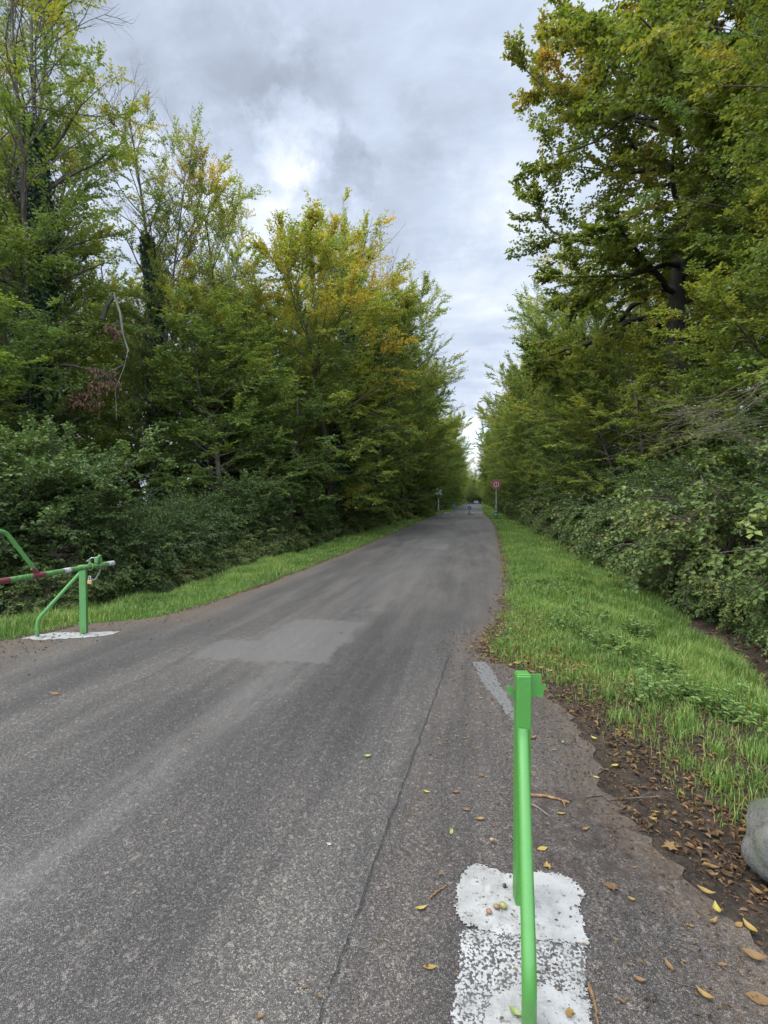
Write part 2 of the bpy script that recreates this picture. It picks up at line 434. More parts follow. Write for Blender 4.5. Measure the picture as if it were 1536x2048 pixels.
    ck = t.m('SUBTRACT', 1.0, t.step(t.m('ABSOLUTE', t.m('SUBTRACT', x, jx)), .0025, .009))
    ck = t.m('MULTIPLY', t.m('MULTIPLY', ck, t.m('SUBTRACT', 1.0, t.step(y, 4.9, 5.4))), t.step(t.noise(c, 4, 4, .6), .3, .5))
    base = t.mix(t.m('MULTIPLY', ck, .75), base, (.015, .014, .013))
    # soil stains near the right post and the edges
    so_ = t.m('MULTIPLY', box(.3, 1.0, 2.25, 2.75, .2, .22), t.step(t.noise(c, 13, 5, .7), .42, .6))
    base = t.mix(t.m('MULTIPLY', so_, .8), base, (.026, .018, .014))
    ed = t.n('ShaderNodeAttribute', attribute_name='tint').outputs['Fac']
    em = t.step(t.m('ADD', ed, t.m('MULTIPLY', t.m('SUBTRACT', t.noise(c, 6, 7, .75), .5), 1.8)), .3, 1.1)
    dirt = t.ramp(t.noise(c, 35, 5, .7), [(.3, (.035, .027, .021)), (.5, (.075, .056, .041)), (.7, (.13, .095, .065))])
    base = t.mix(t.m('MULTIPLY', em, t.m('ADD', .5, t.m('MULTIPLY', t.m('SUBTRACT', 1.0, t.step(x, -4.2, -3.0)), .42))), base, dirt)
    base = t.mix(1.0, base, (1.20, 1.12, 1.02), 'MULTIPLY')
    rough = t.m('ADD', .57, t.m('MULTIPLY', t.m('SUBTRACT', s1, .5), .25))
    rough = t.m('SUBTRACT', rough, t.m('MULTIPLY', smooth, .13))
    hb = t.m('MULTIPLY', t.m('SUBTRACT', 1.0, t.m('MULTIPLY', smooth, .8)), t.m('ADD', t.m('MULTIPLY', s1, .5), t.m('MULTIPLY', t.m('SUBTRACT', 1.0, gap), .7)))
    hb = t.m('SUBTRACT', hb, t.m('MULTIPLY', ck, 3.0))
    principled(t, out, base, rough, .45, 0, hb, .75, .004)
    return m
M['asphalt'] = asphalt('worn_asphalt')
road = mb.build('road', M['asphalt'])
tag(road, kind='structure')

# ------------------------------------------------------------------ painted markings
def outline(pts, step=.02, amp=.006, seed=0):
    rg = np.random.default_rng(seed); out_ = []
    for a, b in zip(pts, pts[1:] + pts[:1]):
        a = np.array(a[:2]); b = np.array(b[:2]); L = np.linalg.norm(b - a); k_ = max(1, int(L / step))
        for i in range(k_): out_.append(a + (b - a) * i / k_ + rg.normal(size=2) * amp)
    return out_
def flat(name, pts, z, mat, step=.02, amp=.006, seed=0, kind='structure'):
    o2 = outline(pts, step, amp, seed)
    bm = MB(); v = np.array([[p[0], p[1], z] for p in o2]); n_ = len(o2)
    f = np.arange(n_)[None]
    area = sum(v[i, 0] * v[(i + 1) % n_, 1] - v[(i + 1) % n_, 0] * v[i, 1] for i in range(n_))
    if area < 0: f = f[:, ::-1]
    bm.add(v, f, 0, 0, False)
    o = bm.build(name, mat); tag(o, kind=kind); return o
def ragged(name, pts, z, mat, cell=.0055, amp=.012, seed=0):
    """paint film broken up along its edge: small cells kept where they fall inside the wobbling outline"""
    rg = np.random.default_rng(seed)
    pp = np.array([[p[0], p[1]] for p in pts]); lo = pp.min(0) - .03; hi = pp.max(0) + .03
    nx_ = int((hi[0] - lo[0]) / cell) + 1; ny_ = int((hi[1] - lo[1]) / cell) + 1
    X, Y = np.meshgrid(lo[0] + np.arange(nx_ + 1) * cell, lo[1] + np.arange(ny_ + 1) * cell)
    cx = (X[:-1, :-1] + cell / 2); cy = (Y[:-1, :-1] + cell / 2)
    ins = np.zeros(cx.shape, bool); dist = np.full(cx.shape, 9.0)
    for a, b in zip(pp, np.roll(pp, -1, 0)):
        c_ = ((a[1] > cy) != (b[1] > cy)) & (cx < (b[0] - a[0]) * (cy - a[1]) / (b[1] - a[1] + 1e-12) + a[0]); ins ^= c_
        d = b - a; u = np.clip(((cx - a[0]) * d[0] + (cy - a[1]) * d[1]) / (d @ d), 0, 1)
        dist = np.minimum(dist, np.hypot(cx - a[0] - u * d[0], cy - a[1] - u * d[1]))
    sd_ = np.where(ins, dist, -dist)
    th = amp * (lump(cx * 30, cy * 30) * .6 + lump(cx * 90 + 3, cy * 90) * .6 + rg.normal(size=cx.shape) * .28)
    keep = (sd_ > th).ravel()
    jx = X + rg.uniform(-.3, .3, X.shape) * cell; jy = Y + rg.uniform(-.3, .3, X.shape) * cell
    k_ = nx_ + 1
    i0 = (np.arange(ny_)[:, None] * k_ + np.arange(nx_)[None]).ravel()[keep]
    mb = MB(); mb.add(np.stack([jx, jy, np.full_like(jx, z)], -1).reshape(-1, 3), np.stack([i0, i0 + 1, i0 + k_ + 1, i0 + k_], 1), 0, 0, False)
    o = mb.build(name, mat); tag(o, kind='structure'); return o
def whitepaint(name, cover, spk, coarse=130, under=(.045, .042, .04), wk=1.0):
    m, t, out = new_mat(name)
    c = gcoord(t)
    n = t.noise(c, 22, 6, .7); s = t.noise(c, 70, 3, .6); v = t.voro(t.v('ADD', c, t.v('MULTIPLY', t.noise(c, 90, 3, .6, 0, True), (.012, .012, .012))), coarse, 'DISTANCE_TO_EDGE', 'Distance')
    vc = t.n('ShaderNodeSeparateColor'); t.put(vc.inputs[0], t.voro(c, coarse, 'F1', 'Color'))
    wcol = t.ramp(t.noise(c, 9, 5, .6), [(.3, (.19 * wk, .185 * wk, .17 * wk)), (.6, (.28 * wk, .275 * wk, .26 * wk))])
    vf = t.voro(t.v('ADD', c, t.v('MULTIPLY', t.noise(c, 90, 3, .6, 0, True), (.008, .008, .008))), coarse, 'F1', 'Distance')
    hole = t.step(t.m('ADD', vf, t.m('MULTIPLY', t.m('SUBTRACT', t.noise(c, 40, 5, .7), .5), .9)), .54, .72) if spk else t.m('SUBTRACT', 1.0, t.step(v, 0.0, t.m('ADD', .04, t.m('MULTIPLY', t.noise(c, 55, 4, .7), .42)) if spk else .02))
    worn = t.step(vc.outputs[0], cover, cover + .05)
    k_ = t.m('MAXIMUM', t.m('MULTIPLY', hole, 1.0 if spk else .12), worn)
    if not spk:
        k_ = t.m('MAXIMUM', t.m('MULTIPLY', hole, .15), t.m('MAXIMUM', t.m('MULTIPLY', t.step(s, .60, .66), t.step(n, .42, .6)), t.m('MULTIPLY', t.step(t.noise(c, 34, 4, .6), .64, .68), .8)))
    cc = t.mix(k_, wcol, under)
    cc = t.mix(t.m('MULTIPLY', t.step(n, .50, .72), .5), cc, (.11, .095, .075))
    cc = t.mix(t.m('MULTIPLY', t.step(t.noise(c, 5, 6, .75), .48, .66), .45), cc, (.10, .095, .085))
    principled(t, out, cc, .75, .3, 0, t.m('ADD', v, t.m('MULTIPLY', n, .4)), .5, .004)
    return m
M['pad'] = whitepaint('thick_white_paint', .9, False)
M['padworn'] = whitepaint('white_paint_worn_to_the_stones', .8, True, 105)
M['padold'] = whitepaint('almost_gone_white_paint', .30, True, 130, (.085, .082, .078), .5)
W = lambda l_: [P(a, b) for a, b in l_]
ragged('road_marking', W([(925, 1862), (1050, 1870), (1171, 1880), (1172, 1960), (1182, 2048), (1200, 2300), (880, 2300), (903, 2048), (915, 1950)]), .0075, M['padworn'], .0055, .008, 1)
ragged('road_marking', W([(942, 1732), (968, 1735), (1000, 1748), (1035, 1757), (1062, 1748), (1120, 1752), (1150, 1770), (1168, 1790), (1160, 1815), (1168, 1860), (1176, 1893), (1140, 1892), (1050, 1880), (980, 1868), (935, 1858), (915, 1835), (912, 1800), (918, 1765)]), .011, M['pad'], .0055, .012, 2)
ragged('road_marking', W([(985, 1995), (1030, 1975), (1090, 1975), (1140, 1990), (1172, 2010), (1182, 2050), (1190, 2130), (950, 2130), (965, 2040)]), .011, M['pad'], .0055, .014, 3)
flat('road_marking', W([(945, 1325), (975, 1325), (1000, 1370), (1045, 1440), (1045, 1475), (1000, 1410), (965, 1370)]), .0075, M['padold'], .03, .01, 4)
flat('road_marking', W([(46, 1278), (75, 1271), (110, 1266), (170, 1265), (240, 1264), (222, 1270), (190, 1275), (120, 1279), (70, 1281)]), .0075, M['pad'], .03, .012, 5)
for i, (x0, x1, y0, y1) in enumerate([(884, 895, 1031.6, 1033.4), (902, 909, 1030.2, 1031.8), (888, 897, 1025.2, 1026.4), (929, 935, 1024.4, 1025.4), (945, 950, 1024.6, 1025.6), (956, 963, 1024.6, 1025.8)]):
    flat('road_marking', W([(x0, y0), (x1, y0), (x1 - .5, y1), (x0 - .5, y1)]), .0075, M['padworn'] if i % 2 else M['pad'], .3, .02, 10 + i)
flat('road_patch', W([(952, 1033), (972, 1033.5), (984, 1037), (955, 1036)]), .0075, M['padold'], .3, .05, 20)

# ------------------------------------------------------------------ leaf + tree growth
def unit(a): return a / (np.linalg.norm(a, axis=-1, keepdims=True) + 1e-9)
def add_leaves(mb, Pn, A, N, L, Wd, tint, mi=0, shape=4, fold=.18):
    A = unit(A); N = unit(N - A * (N * A).sum(-1, keepdims=True)); S = np.cross(N, A)
    n_ = len(Pn); L = np.broadcast_to(L, n_)[:, None]; Wd = np.broadcast_to(Wd, n_)[:, None]
    if shape == 4:
        V = np.stack([Pn, Pn + A * L * .45 + S * Wd * .5 + N * L * fold * .5, Pn + A * L - N * L * fold * .3, Pn + A * L * .5 - S * Wd * .5 + N * L * fold * .5], 1)
        f = np.arange(n_)[:, None] * 4 + np.array([0, 1, 2, 3])
        mb.add(V.reshape(-1, 3), f, np.repeat(tint, 4), mi, False)
    else:
        up = N * L * fold
        V = np.stack([Pn, Pn + A * L * .28 + S * Wd * .46 + up * .8, Pn + A * L * .68 + S * Wd * .38 + up * .6, Pn + A * L - up * .6,
                      Pn + A * L * .68 - S * Wd * .38 + up * .6, Pn + A * L * .28 - S * Wd * .46 + up * .8], 1)
        b = np.arange(n_)[:, None] * 6
        mb.add(V.reshape(-1, 3), np.concatenate([b + np.array([0, 1, 2, 3]), b + np.array([0, 3, 4, 5])]), np.repeat(tint, 6), mi, False)

def rotv(v, ax, ang):
    c, s = np.cos(ang), np.sin(ang)
    return v * c + np.cross(ax, v) * s + ax * (ax @ v) * (1 - c)

def path(rg, p, d, L, K, wand, grav):
    pts = [p]; d = d / np.linalg.norm(d); r_ = []
    for i in range(K - 1):
        d = d + rg.normal(size=3) * wand + np.array([0, 0, grav])
        d = d / np.linalg.norm(d)
        pts.append(pts[-1] + d * L / (K - 1)); r_.append(d)
    r_.append(d)
    return np.array(pts), np.array(r_)

def tree_meshes(seed, H=16, Rr=4.0, zlow=1.2, n1=60, n2=9, n3=8, nl=11, r0=.18, e0=(15, 60), droop=-.02, wand=.08,
                leaf=(.125, .078), prof='full', lean=.3, autumn=.2, tint0=.32, leafm='leaf', barkm='bark', shape=4,
                l2=.38, l3=.5, gap=.18, baretop=0.0, ivy=0, stems=1, updir=.5, flatn=.9, twist=.06, leafkeep=1.0, density_noise=.9, topkeep=1.0, tilt=.12):
    rg = np.random.default_rng(seed)
    wood = MB(); crown = MB()
    starts, dirs, lens, tints, up_ = [], [], [], [], []
    ivypts = []
    for sidx in range(stems):
        off = np.array([0, 0, 0.]) if stems == 1 else np.array([rg.uniform(-.5, .5), rg.uniform(-.5, .5), 0]) * Rr * .25
        Hs = H * (1 if sidx == 0 else rg.uniform(.6, .95))
        d0 = np.array([lean * .10, 0, 1.]) + (0 if stems == 1 else 1) * np.array([math.cos(sidx * 2.3 + seed), math.sin(sidx * 2.3 + seed), 0]) * tilt * rg.uniform(.6, 1.3)
        tp, td = path(rg, off + np.array([0, 0, -.4]), d0, Hs * .93, 14, twist, .0)
        tr = r0 * (1 - np.linspace(0, 1, 14) ** 1.1 * .88) * (1 if sidx == 0 else .7)
        tr[0] *= 1.5
        wood.tube(tp, tr, 8)
        ivypts.append((tp, tr))
        zz_ = tp[:, 2]
        nn1 = max(4, int(n1 / stems))
        for i in range(nn1):
            t_ = ((i + rg.uniform(0, 1)) / nn1)
            z = zlow + (Hs * .93 - zlow) * t_ ** .92
            p = np.array([np.interp(z, zz_, tp[:, k_]) for k_ in range(3)])
            phi = i * 2.39996 + rg.normal() * .35
            if prof == 'full': L = Rr * (.80 + .25 * np.sin(t_ * 3.1)) * (1 - .80 * t_ ** 2.4)
            elif prof == 'dome': L = Rr * (.55 + .5 * np.sin(min(t_ * 1.9, 1.57))) * (1 - .45 * t_ ** 6) * (.9 if stems > 1 else 1)
            elif prof == 'round': L = Rr * np.sqrt(max(.06, 1 - ((t_ - .42) / .62) ** 2))
            elif prof == 'vase': L = Rr * (.45 + .75 * t_) * (1 - .55 * t_ ** 5)
            else: L = Rr * (.55 + .45 * rg.uniform()) * (1 - .5 * t_ ** 3)
            L *= rg.uniform(.72, 1.12) * (1 + lean * np.cos(phi) * min(1, 2 * t_))
            el = R(e0[0] + (e0[1] - e0[0]) * t_) + rg.normal() * .12
            d = np.array([math.cos(phi) * math.cos(el), math.sin(phi) * math.cos(el), math.sin(el)])
            K = 8
            bp, bd = path(rg, p, d, L, K, wand, droop)
            br = max(.012, np.interp(z, zz_, tr) * .55) * (1 - np.linspace(0, 1, K) * .85)
            br = np.minimum(br, .02 * L + .01)
            wood.tube(bp, br, 5, caps=False)
            bare = rg.uniform() < baretop * max(0, (t_ - .45) / .55) * 1.6
            m2 = max(3, int(n2 * (.5 + .5 * L / Rr)))
            for j in range(m2):
                s_ = .18 + .82 * (j + rg.uniform(0, .8)) / m2
                s_ = min(s_, 1.0)
                kf = s_ * (K - 1); k0 = min(int(kf), K - 2); fr = kf - k0
                q0 = bp[k0] * (1 - fr) + bp[k0 + 1] * fr
                dn = math.sin(q0[0] * 1.7 + seed) + math.sin(q0[1] * 1.9 + seed * 2) + math.sin(q0[2] * 1.5 + seed * .7)
                if rg.uniform() < gap + (density_noise * .3 if dn < -1.1 else 0): continue
                dk_ = bd[k0]
                ax = np.array([0, 0, 1.]) * updir + rg.normal(size=3) * (1 - updir); ax /= np.linalg.norm(ax)
                side = 1 if j % 2 else -1
                ang = side * R(rg.uniform(28, 62)) * (1 - .6 * (s_ > .93))
                dd_ = rotv(dk_, ax, ang) + np.array([0, 0, rg.normal() * .15])
                if prof == 'dome' and H > 5:
                    cr = Rr * 1.12 * math.sqrt(max(.02, 1 - (max(0, q0[2] - H * .5) / (H * .5)) ** 3.2))
                    if math.hypot(q0[0] - lean * Rr * .5, q0[1]) > cr and rg.uniform() < .85: continue
                Ls = (l2 * L * (1.15 - s_ * .85) + .3) * rg.uniform(.7, 1.25)
                sp_, sd_ = path(rg, q0, dd_, Ls, 5, wand * 1.2, droop)
                crown.tube(sp_, np.linspace(.006 + .005 * Ls, .004, 5), 3, 1, 0, False)
                hn = max(0, min(1.1, q0[2] / H))
                ti = tint0 + rg.normal() * .08 + autumn * (hn ** 2) * rg.uniform(.3, 1.2) + .06 * dn / 3 + autumn * .75 * max(0, math.sin(q0[0] * .9 + seed * 3) * math.sin(q0[1] * .8 + seed) * math.sin(q0[2] * .7 + seed * 5)) * (hn > .4)
                if bare and rg.uniform() < .93: lk = 0
                else: lk = 1
                if rg.uniform() < (1 - topkeep) * hn ** 2: lk = 0
                for k3 in range(n3):
                    u_ = .12 + .88 * (k3 + rg.uniform(0, .9)) / n3
                    kf2 = min(u_, .999) * 4; a0 = int(kf2); f2 = kf2 - a0
                    q3 = sp_[a0] * (1 - f2) + sp_[a0 + 1] * f2
                    sgn = 1 if k3 % 2 else -1
                    ax3 = np.array([rg.normal() * .3, rg.normal() * .3, 1.]); ax3 /= np.linalg.norm(ax3)
                    d3 = rotv(sd_[a0], ax3, sgn * R(rg.uniform(30, 65)))
                    starts.append(q3); dirs.append(d3 + np.array([0, 0, droop * 3])); lens.append(l3 * rg.uniform(.5, 1.2)); tints.append(ti); up_.append(lk)
    starts = np.array(starts); dirs = unit(np.array(dirs)); lens = np.array(lens); tints = np.array(tints); lk = np.array(up_)
    # twigs as thin 3-sided prisms
    ends = starts + dirs * lens[:, None]
    A = unit(np.cross(dirs, [0.3, .2, 1.])); B = np.cross(dirs, A)
    n_ = len(starts); th = np.arange(3) * 2.094
    ring = np.cos(th)[None, :, None] * A[:, None] + np.sin(th)[None, :, None] * B[:, None]
    V = np.concatenate([starts[:, None] + ring * .0035, ends[:, None] + ring * .0015], 1)
    b = np.arange(n_)[:, None] * 6
    F = np.concatenate([b + np.array([i, (i + 1) % 3, 3 + (i + 1) % 3, 3 + i]) for i in range(3)])
    crown.add(V.reshape(-1, 3), F, 0, 1)
    # leaves
    keep = lk > 0
    S_, D_, Ln, Ti = starts[keep], dirs[keep], lens[keep], tints[keep]
    n_ = len(S_)
    if n_:
        u = (np.arange(nl)[None] + rg.uniform(0, .9, (n_, nl))) / nl
        pos = S_[:, None] + D_[:, None] * (Ln[:, None] * u)[..., None] + rg.normal(size=(n_, nl, 3)) * .012
        side = unit(np.cross(D_, [0, 0, 1.]))[:, None] * np.where(np.arange(nl) % 2, 1, -1)[None, :, None]
        ax = D_[:, None] * .55 + side * .8 + rg.normal(size=(n_, nl, 3)) * .28 + np.array([0, 0, -.12])
        nrm = np.array([0, 0, 1.]) + rg.normal(size=(n_, nl, 3)) * flatn
        LL = leaf[0] * rg.uniform(.65, 1.2, (n_, nl)); WW = leaf[1] * rg.uniform(.75, 1.15, (n_, nl))
        tn = Ti[:, None] + rg.normal(size=(n_, nl)) * .06
        kp = rg.uniform(size=(n_, nl)).ravel() < leafkeep
        add_leaves(crown, pos.reshape(-1, 3)[kp], ax.reshape(-1, 3)[kp], nrm.reshape(-1, 3)[kp], LL.ravel()[kp], WW.ravel()[kp], np.clip(tn.ravel(), .02, 1)[kp], 0, shape)
    iv = None
    if ivy:
        iv = MB()
        for tp, tr in ivypts[:1]:
            ni = ivy
            t_ = rg.uniform(0, .72, ni) ** .9 * 13
            a0 = t_.astype(int); fr = (t_ - a0)[:, None]
            c0 = tp[a0] * (1 - fr) + tp[np.minimum(a0 + 1, 13)] * fr
            ph = rg.uniform(0, 2 * PI, ni)
            lump_ = .5 + .5 * np.sin(c0[:, 2] * 2.3 + ph * 2) * np.sin(c0[:, 2] * .9 + 1 + ph)
            rr = np.interp(t_, np.arange(14), tr) + .06 + (.12 + .42 * lump_) * rg.uniform(.1, 1, ni) ** .6 * np.interp(t_, [0, 2, 8, 10], [.7, 1, .9, .3])
            o_ = np.stack([np.cos(ph), np.sin(ph), np.zeros(ni)], -1)
            add_leaves(iv, c0 + o_ * rr[:, None] + rg.normal(size=(ni, 3)) * .05, np.array([0, 0, -1.]) + o_ * .5 + rg.normal(size=(ni, 3)) * .5,
                       o_ + np.array([0, 0, .6]) + rg.normal(size=(ni, 3)) * .4, .10 * rg.uniform(.7, 1.2, ni), .085, np.clip(rg.normal(.45, .2, ni), 0, 1), 0, 4)
        iv = iv.mesh('ivy', [M['ivy']])
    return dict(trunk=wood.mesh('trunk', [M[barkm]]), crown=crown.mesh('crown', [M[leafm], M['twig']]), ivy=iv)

PROTO = {}
PROTO['horn_a'] = tree_meshes(1, 14, 3.7, .5, 96, 11, 10, 11, .16, e0=(8, 66), prof='dome', autumn=.30, droop=-.02, stems=2, tilt=.10)
PROTO['horn_b'] = tree_meshes(2, 17, 4.1, .8, 110, 11, 10, 11, .20, e0=(10, 66), prof='dome', autumn=.34, tint0=.38, droop=-.02, stems=3, tilt=.12)
PROTO['horn_c'] = tree_meshes(3, 19, 4.6, 1.6, 110, 11, 10, 11, .22, e0=(10, 64), prof='dome', autumn=.38, tint0=.34, droop=-.01, stems=3, tilt=.13, ivy=9000)
PROTO['horn_d'] = tree_meshes(14, 15, 4.1, .4, 100, 11, 10, 11, .16, e0=(0, 60), prof='dome', autumn=.18, tint0=.27, droop=-.035, stems=2, tilt=.10)
PROTO['tall_thin'] = tree_meshes(44, 20, 4.2, 3.0, 120, 11, 9, 10, .20, e0=(32, 66), prof='dome', autumn=.56, tint0=.36, droop=.0, gap=.30, wand=.13, baretop=.5, ivy=20000, lean=.1, topkeep=.6, stems=3, tilt=.07, twist=.045, leaf=(.115, .07))
PROTO['tall_green'] = tree_meshes(5, 17, 3.4, 1.5, 76, 10, 8, 10, .16, e0=(25, 64), prof='dome', autumn=.40, tint0=.38, droop=.0, gap=.2, wand=.1, lean=.15, ivy=5000, topkeep=.85, stems=2, tilt=.09, leaf=(.105, .065))
PROTO['big_autumn'] = tree_meshes(6, 18.5, 5.0, 1.0, 150, 12, 10, 11, .24, e0=(8, 62), prof='dome', autumn=.54, tint0=.42, droop=-.01, gap=.12, lean=.1, ivy=14000, stems=3, tilt=.16)
PROTO['sparse'] = tree_meshes(7, 20, 4.8, 1.5, 110, 12, 9, 9, .22, e0=(10, 60), prof='dome', autumn=.35, tint0=.38, droop=.0, gap=.12, baretop=.8, lean=.3, ivy=10000, topkeep=.65, stems=3, tilt=.13)
PROTO['oak'] = tree_meshes(8, 22, 6.4, 8.6, 62, 18, 15, 12, .42, e0=(-8, 62), prof='round', autumn=.30, tint0=.36, droop=.012, wand=.21, leafm='leafoak', barkm='barkdark', leaf=(.155, .11), l2=.42, l3=.5, gap=.05, lean=.2, updir=.35, flatn=.9)
PROTO['shrub_a'] = tree_meshes(9, 2.6, 1.7, .15, 56, 8, 7, 9, .035, e0=(10, 70), prof='dome', autumn=.05, tint0=.38, leafm='leafdark', leaf=(.08, .052), l2=.45, l3=.28, stems=5, lean=.2, gap=.1, tilt=.3)
PROTO['shrub_b'] = tree_meshes(10, 2.0, 1.9, .1, 60, 8, 7, 9, .03, e0=(5, 60), prof='dome', autumn=.1, tint0=.34, leafm='leafdark', leaf=(.08, .055), l2=.45, l3=.3, stems=5, lean=.2, gap=.1, droop=-.05, tilt=.35)
PROTO['bramble'] = tree_meshes(11, 1.1, 1.8, .03, 60, 8, 6, 8, .015, e0=(25, 70), prof='dome', autumn=.25, tint0=.36, leafm='leafdark', leaf=(.075, .06), l2=.45, l3=.22, stems=6, lean=0, gap=.1, droop=-.16, flatn=.45, tilt=.4)
PROTO['beech_near'] = tree_meshes(12, 17, 5.0, .7, 190, 14, 11, 11, .22, e0=(-2, 58), prof='dome', autumn=.54, tint0=.42, leaf=(.09, .056), shape=6, droop=-.02, lean=.25, gap=.1, l2=.3, l3=.42, stems=2, tilt=.08)
PROTO['gate_bush'] = tree_meshes(13, 2.5, 2.0, .1, 90, 9, 8, 9, .035, e0=(5, 70), prof='dome', autumn=.1, tint0=.46, leafm='leafdark', leaf=(.085, .058), shape=6, l2=.42, l3=.3, stems=6, lean=.1, gap=.08, tilt=.3)

_cnt = {}
def plant(kind, name, x, y, H=1.0, rz=0.0, label='', cat='tree', group=None, Hxy=None, z=None):
    """H = scale factor"""
    pr = PROTO[kind]
    e = empty(name, (x, y, float(hgt(x, y)) if z is None else z), rz)
    s = Hxy or H
    e.scale = (s, s, H)
    for part in ('trunk', 'crown', 'ivy'):
        if pr[part] is None: continue
        nm = part
        if cat == 'shrub': nm = 'stems' if part == 'trunk' else 'foliage'
        o = bpy.data.objects.new(nm, pr[part]); COL.objects.link(o); o.parent = e
    tag(e, label, cat, group)
    return e
ORD = ['nearest', 'second', 'third', 'fourth', 'fifth', 'sixth', 'seventh', 'eighth', 'ninth', 'tenth', 'eleventh', 'twelfth', 'thirteenth', 'fourteenth',
       'fifteenth', 'sixteenth', 'seventeenth', 'eighteenth', 'nineteenth', 'twentieth', 'twenty-first', 'twenty-second', 'twenty-third', 'twenty-fourth', 'twenty-fifth',
       'twenty-sixth', 'twenty-seventh', 'twenty-eighth', 'twenty-ninth', 'thirtieth', 'thirty-first', 'thirty-second', 'thirty-third', 'thirty-fourth', 'thirty-fifth', 'thirty-sixth', 'thirty-seventh', 'thirty-eighth', 'thirty-ninth', 'fortieth']
rnd = random.Random(5)

# left roadside, named trees
plant('horn_d', 'hornbeam', -11.6, 7.2, .42, .2, 'low leafy tree cut by the left edge of the photo above the barrier', 'tree', None, .85)
plant('tall_thin', 'hornbeam', -13.2, 13.0, .98, .3, 'tall half-bare tree with yellowing leaves and ivy trunk at the top left corner', 'tree', None, .95)
plant('tall_thin', 'hornbeam', -12.0, 17.2, .85, 2.1, 'tall tree with bare branches reaching right against the sky, second from the left edge', 'tree', None, .74)
plant('tall_thin', 'hornbeam', -15.5, 15.5, 1.05, 4.2, 'tall yellowing tree with thin top between the two bare-topped trees at the left', 'tree', None, .9)
plant('tall_green', 'hornbeam', -10.2, 18.2, .85, 1.0, 'slender loose-crowned green tree left of the gap of sky in the left treeline', 'tree', None, .95)
plant('tall_green', 'hornbeam', -12.2, 24.0, .95, 4.0, 'slender tree with airy crown just behind the sky gap in the left treeline', 'tree', None, .9)
plant('big_autumn', 'hornbeam', -8.0, 25.2, 1.0, .5, 'big broad tree with yellow-orange upper crown and ivy trunk, highest in the middle left treeline', 'tree', None, 1.12)
plant('horn_c', 'hornbeam', -9.5, 30.5, .98, 3.0, 'tall green tree rising just behind the big yellowing tree', 'tree', None, 1.0)
plant('sparse', 'hornbeam', -7.2, 41.0, 1.08, .35, 'thin-crowned tree with grey bare twigs at its top right, leaning towards the road', 'tree', None, .98)
plant('horn_a', 'hornbeam', -8.3, 15.2, .62, .4, 'short leafy green tree below the slender trees, behind the left verge', 'tree', None, .85)
plant('horn_d', 'hornbeam', -7.6, 19.6, .72, -.3, 'dark green low-branched tree in front of the big yellowing tree', 'tree', None, .8)
plant('horn_b', 'hornbeam', -7.2, 31.2, 1.08, .1, 'dense green tree right of the big yellowing tree', 'tree', None, 1.05)
# left roadside row further on
yy = 44.5; i = 0
kinds = ['horn_c', 'horn_b', 'horn_a', 'horn_b', 'sparse', 'horn_c', 'horn_d']
while yy < 236:
    kd = kinds[i % 7]
    Hh = {'horn_b': 17, 'horn_c': 19, 'horn_a': 14, 'sparse': 20, 'horn_d': 15}[kd]
    tgt = rnd.uniform(19, 21.5) if i % 2 == 0 else rnd.uniform(15, 18)
    if yy > 150: tgt *= .92
    x_ = (-6.6 if yy < 55 else -9.3 if yy < 77 else -6.7) + rnd.uniform(-.3, .3) - (.012 * max(0, yy - 72))
    plant(kd, 'hornbeam', x_, yy, tgt / Hh, rnd.uniform(-.7, .7), 'green tree in the left roadside row beyond the thin-crowned tree, %s in order' % ORD[i],
          'tree', 'trees lining the left side of the road', 1.14)
    yy += rnd.uniform(4.2, 5.6) if yy < 110 else rnd.uniform(6.5, 8.5); i += 1
# right roadside, named trees
plant('beech_near', 'beech', 8.5, 9.4, 1.0, PI + .2, 'big leafy tree filling the right edge of the photo with fresh green sprays')
plant('oak', 'oak', 6.6, 20.5, 1.0, PI, 'great oak with dark crooked limbs hanging over the right side of the road', 'tree', None, 1.12)
plant('horn_a', 'hornbeam', 6.6, 14.6, .66, PI + .4, 'low green tree with leafy boughs between the near tree and the oak', 'tree', None, .85)
plant('horn_b', 'hornbeam', 6.0, 20.2, .54, PI - .2, 'short tree with yellow tips directly under the oak limbs', 'tree', None, .75)
plant('horn_b', 'hornbeam', 5.9, 25.6, .66, PI + .3, 'yellow-topped tree just beyond the oak crown, right of the road', 'tree', None, .8)
plant('horn_a', 'hornbeam', 6.0, 31.0, .97, PI - .4, 'green tree second beyond the oak on the right side', 'tree', None, .9)
yy = 37.0; i = 0
kinds = ['horn_c', 'horn_b', 'horn_d', 'horn_c', 'horn_a', 'horn_b']
while yy < 236:
    kd = kinds[i % 6]
    Hh = {'horn_b': 17, 'horn_c': 19, 'horn_a': 14, 'horn_d': 15}[kd]
    tgt = rnd.uniform(17.5, 20) if i % 2 == 0 else rnd.uniform(14, 17)
    if yy > 150: tgt *= .92
    x_ = (5.6 if yy < 66 else 4.7) + rnd.uniform(-.3, .4) + .004 * max(0, yy - 60)
    plant(kd, 'hornbeam', x_, yy, tgt / Hh, PI + rnd.uniform(-.7, .7), 'green tree in the right roadside row beyond the great oak, %s in order' % ORD[i],
          'tree', 'trees lining the right side of the road', .98)
    yy += rnd.uniform(4.6, 6) if yy < 110 else rnd.uniform(6.5, 8.5); i += 1
plant('oak', 'oak', 4.6, 92, .92, PI + .5, 'distant oak whose branches reach over the road and frame the blue gap of sky')
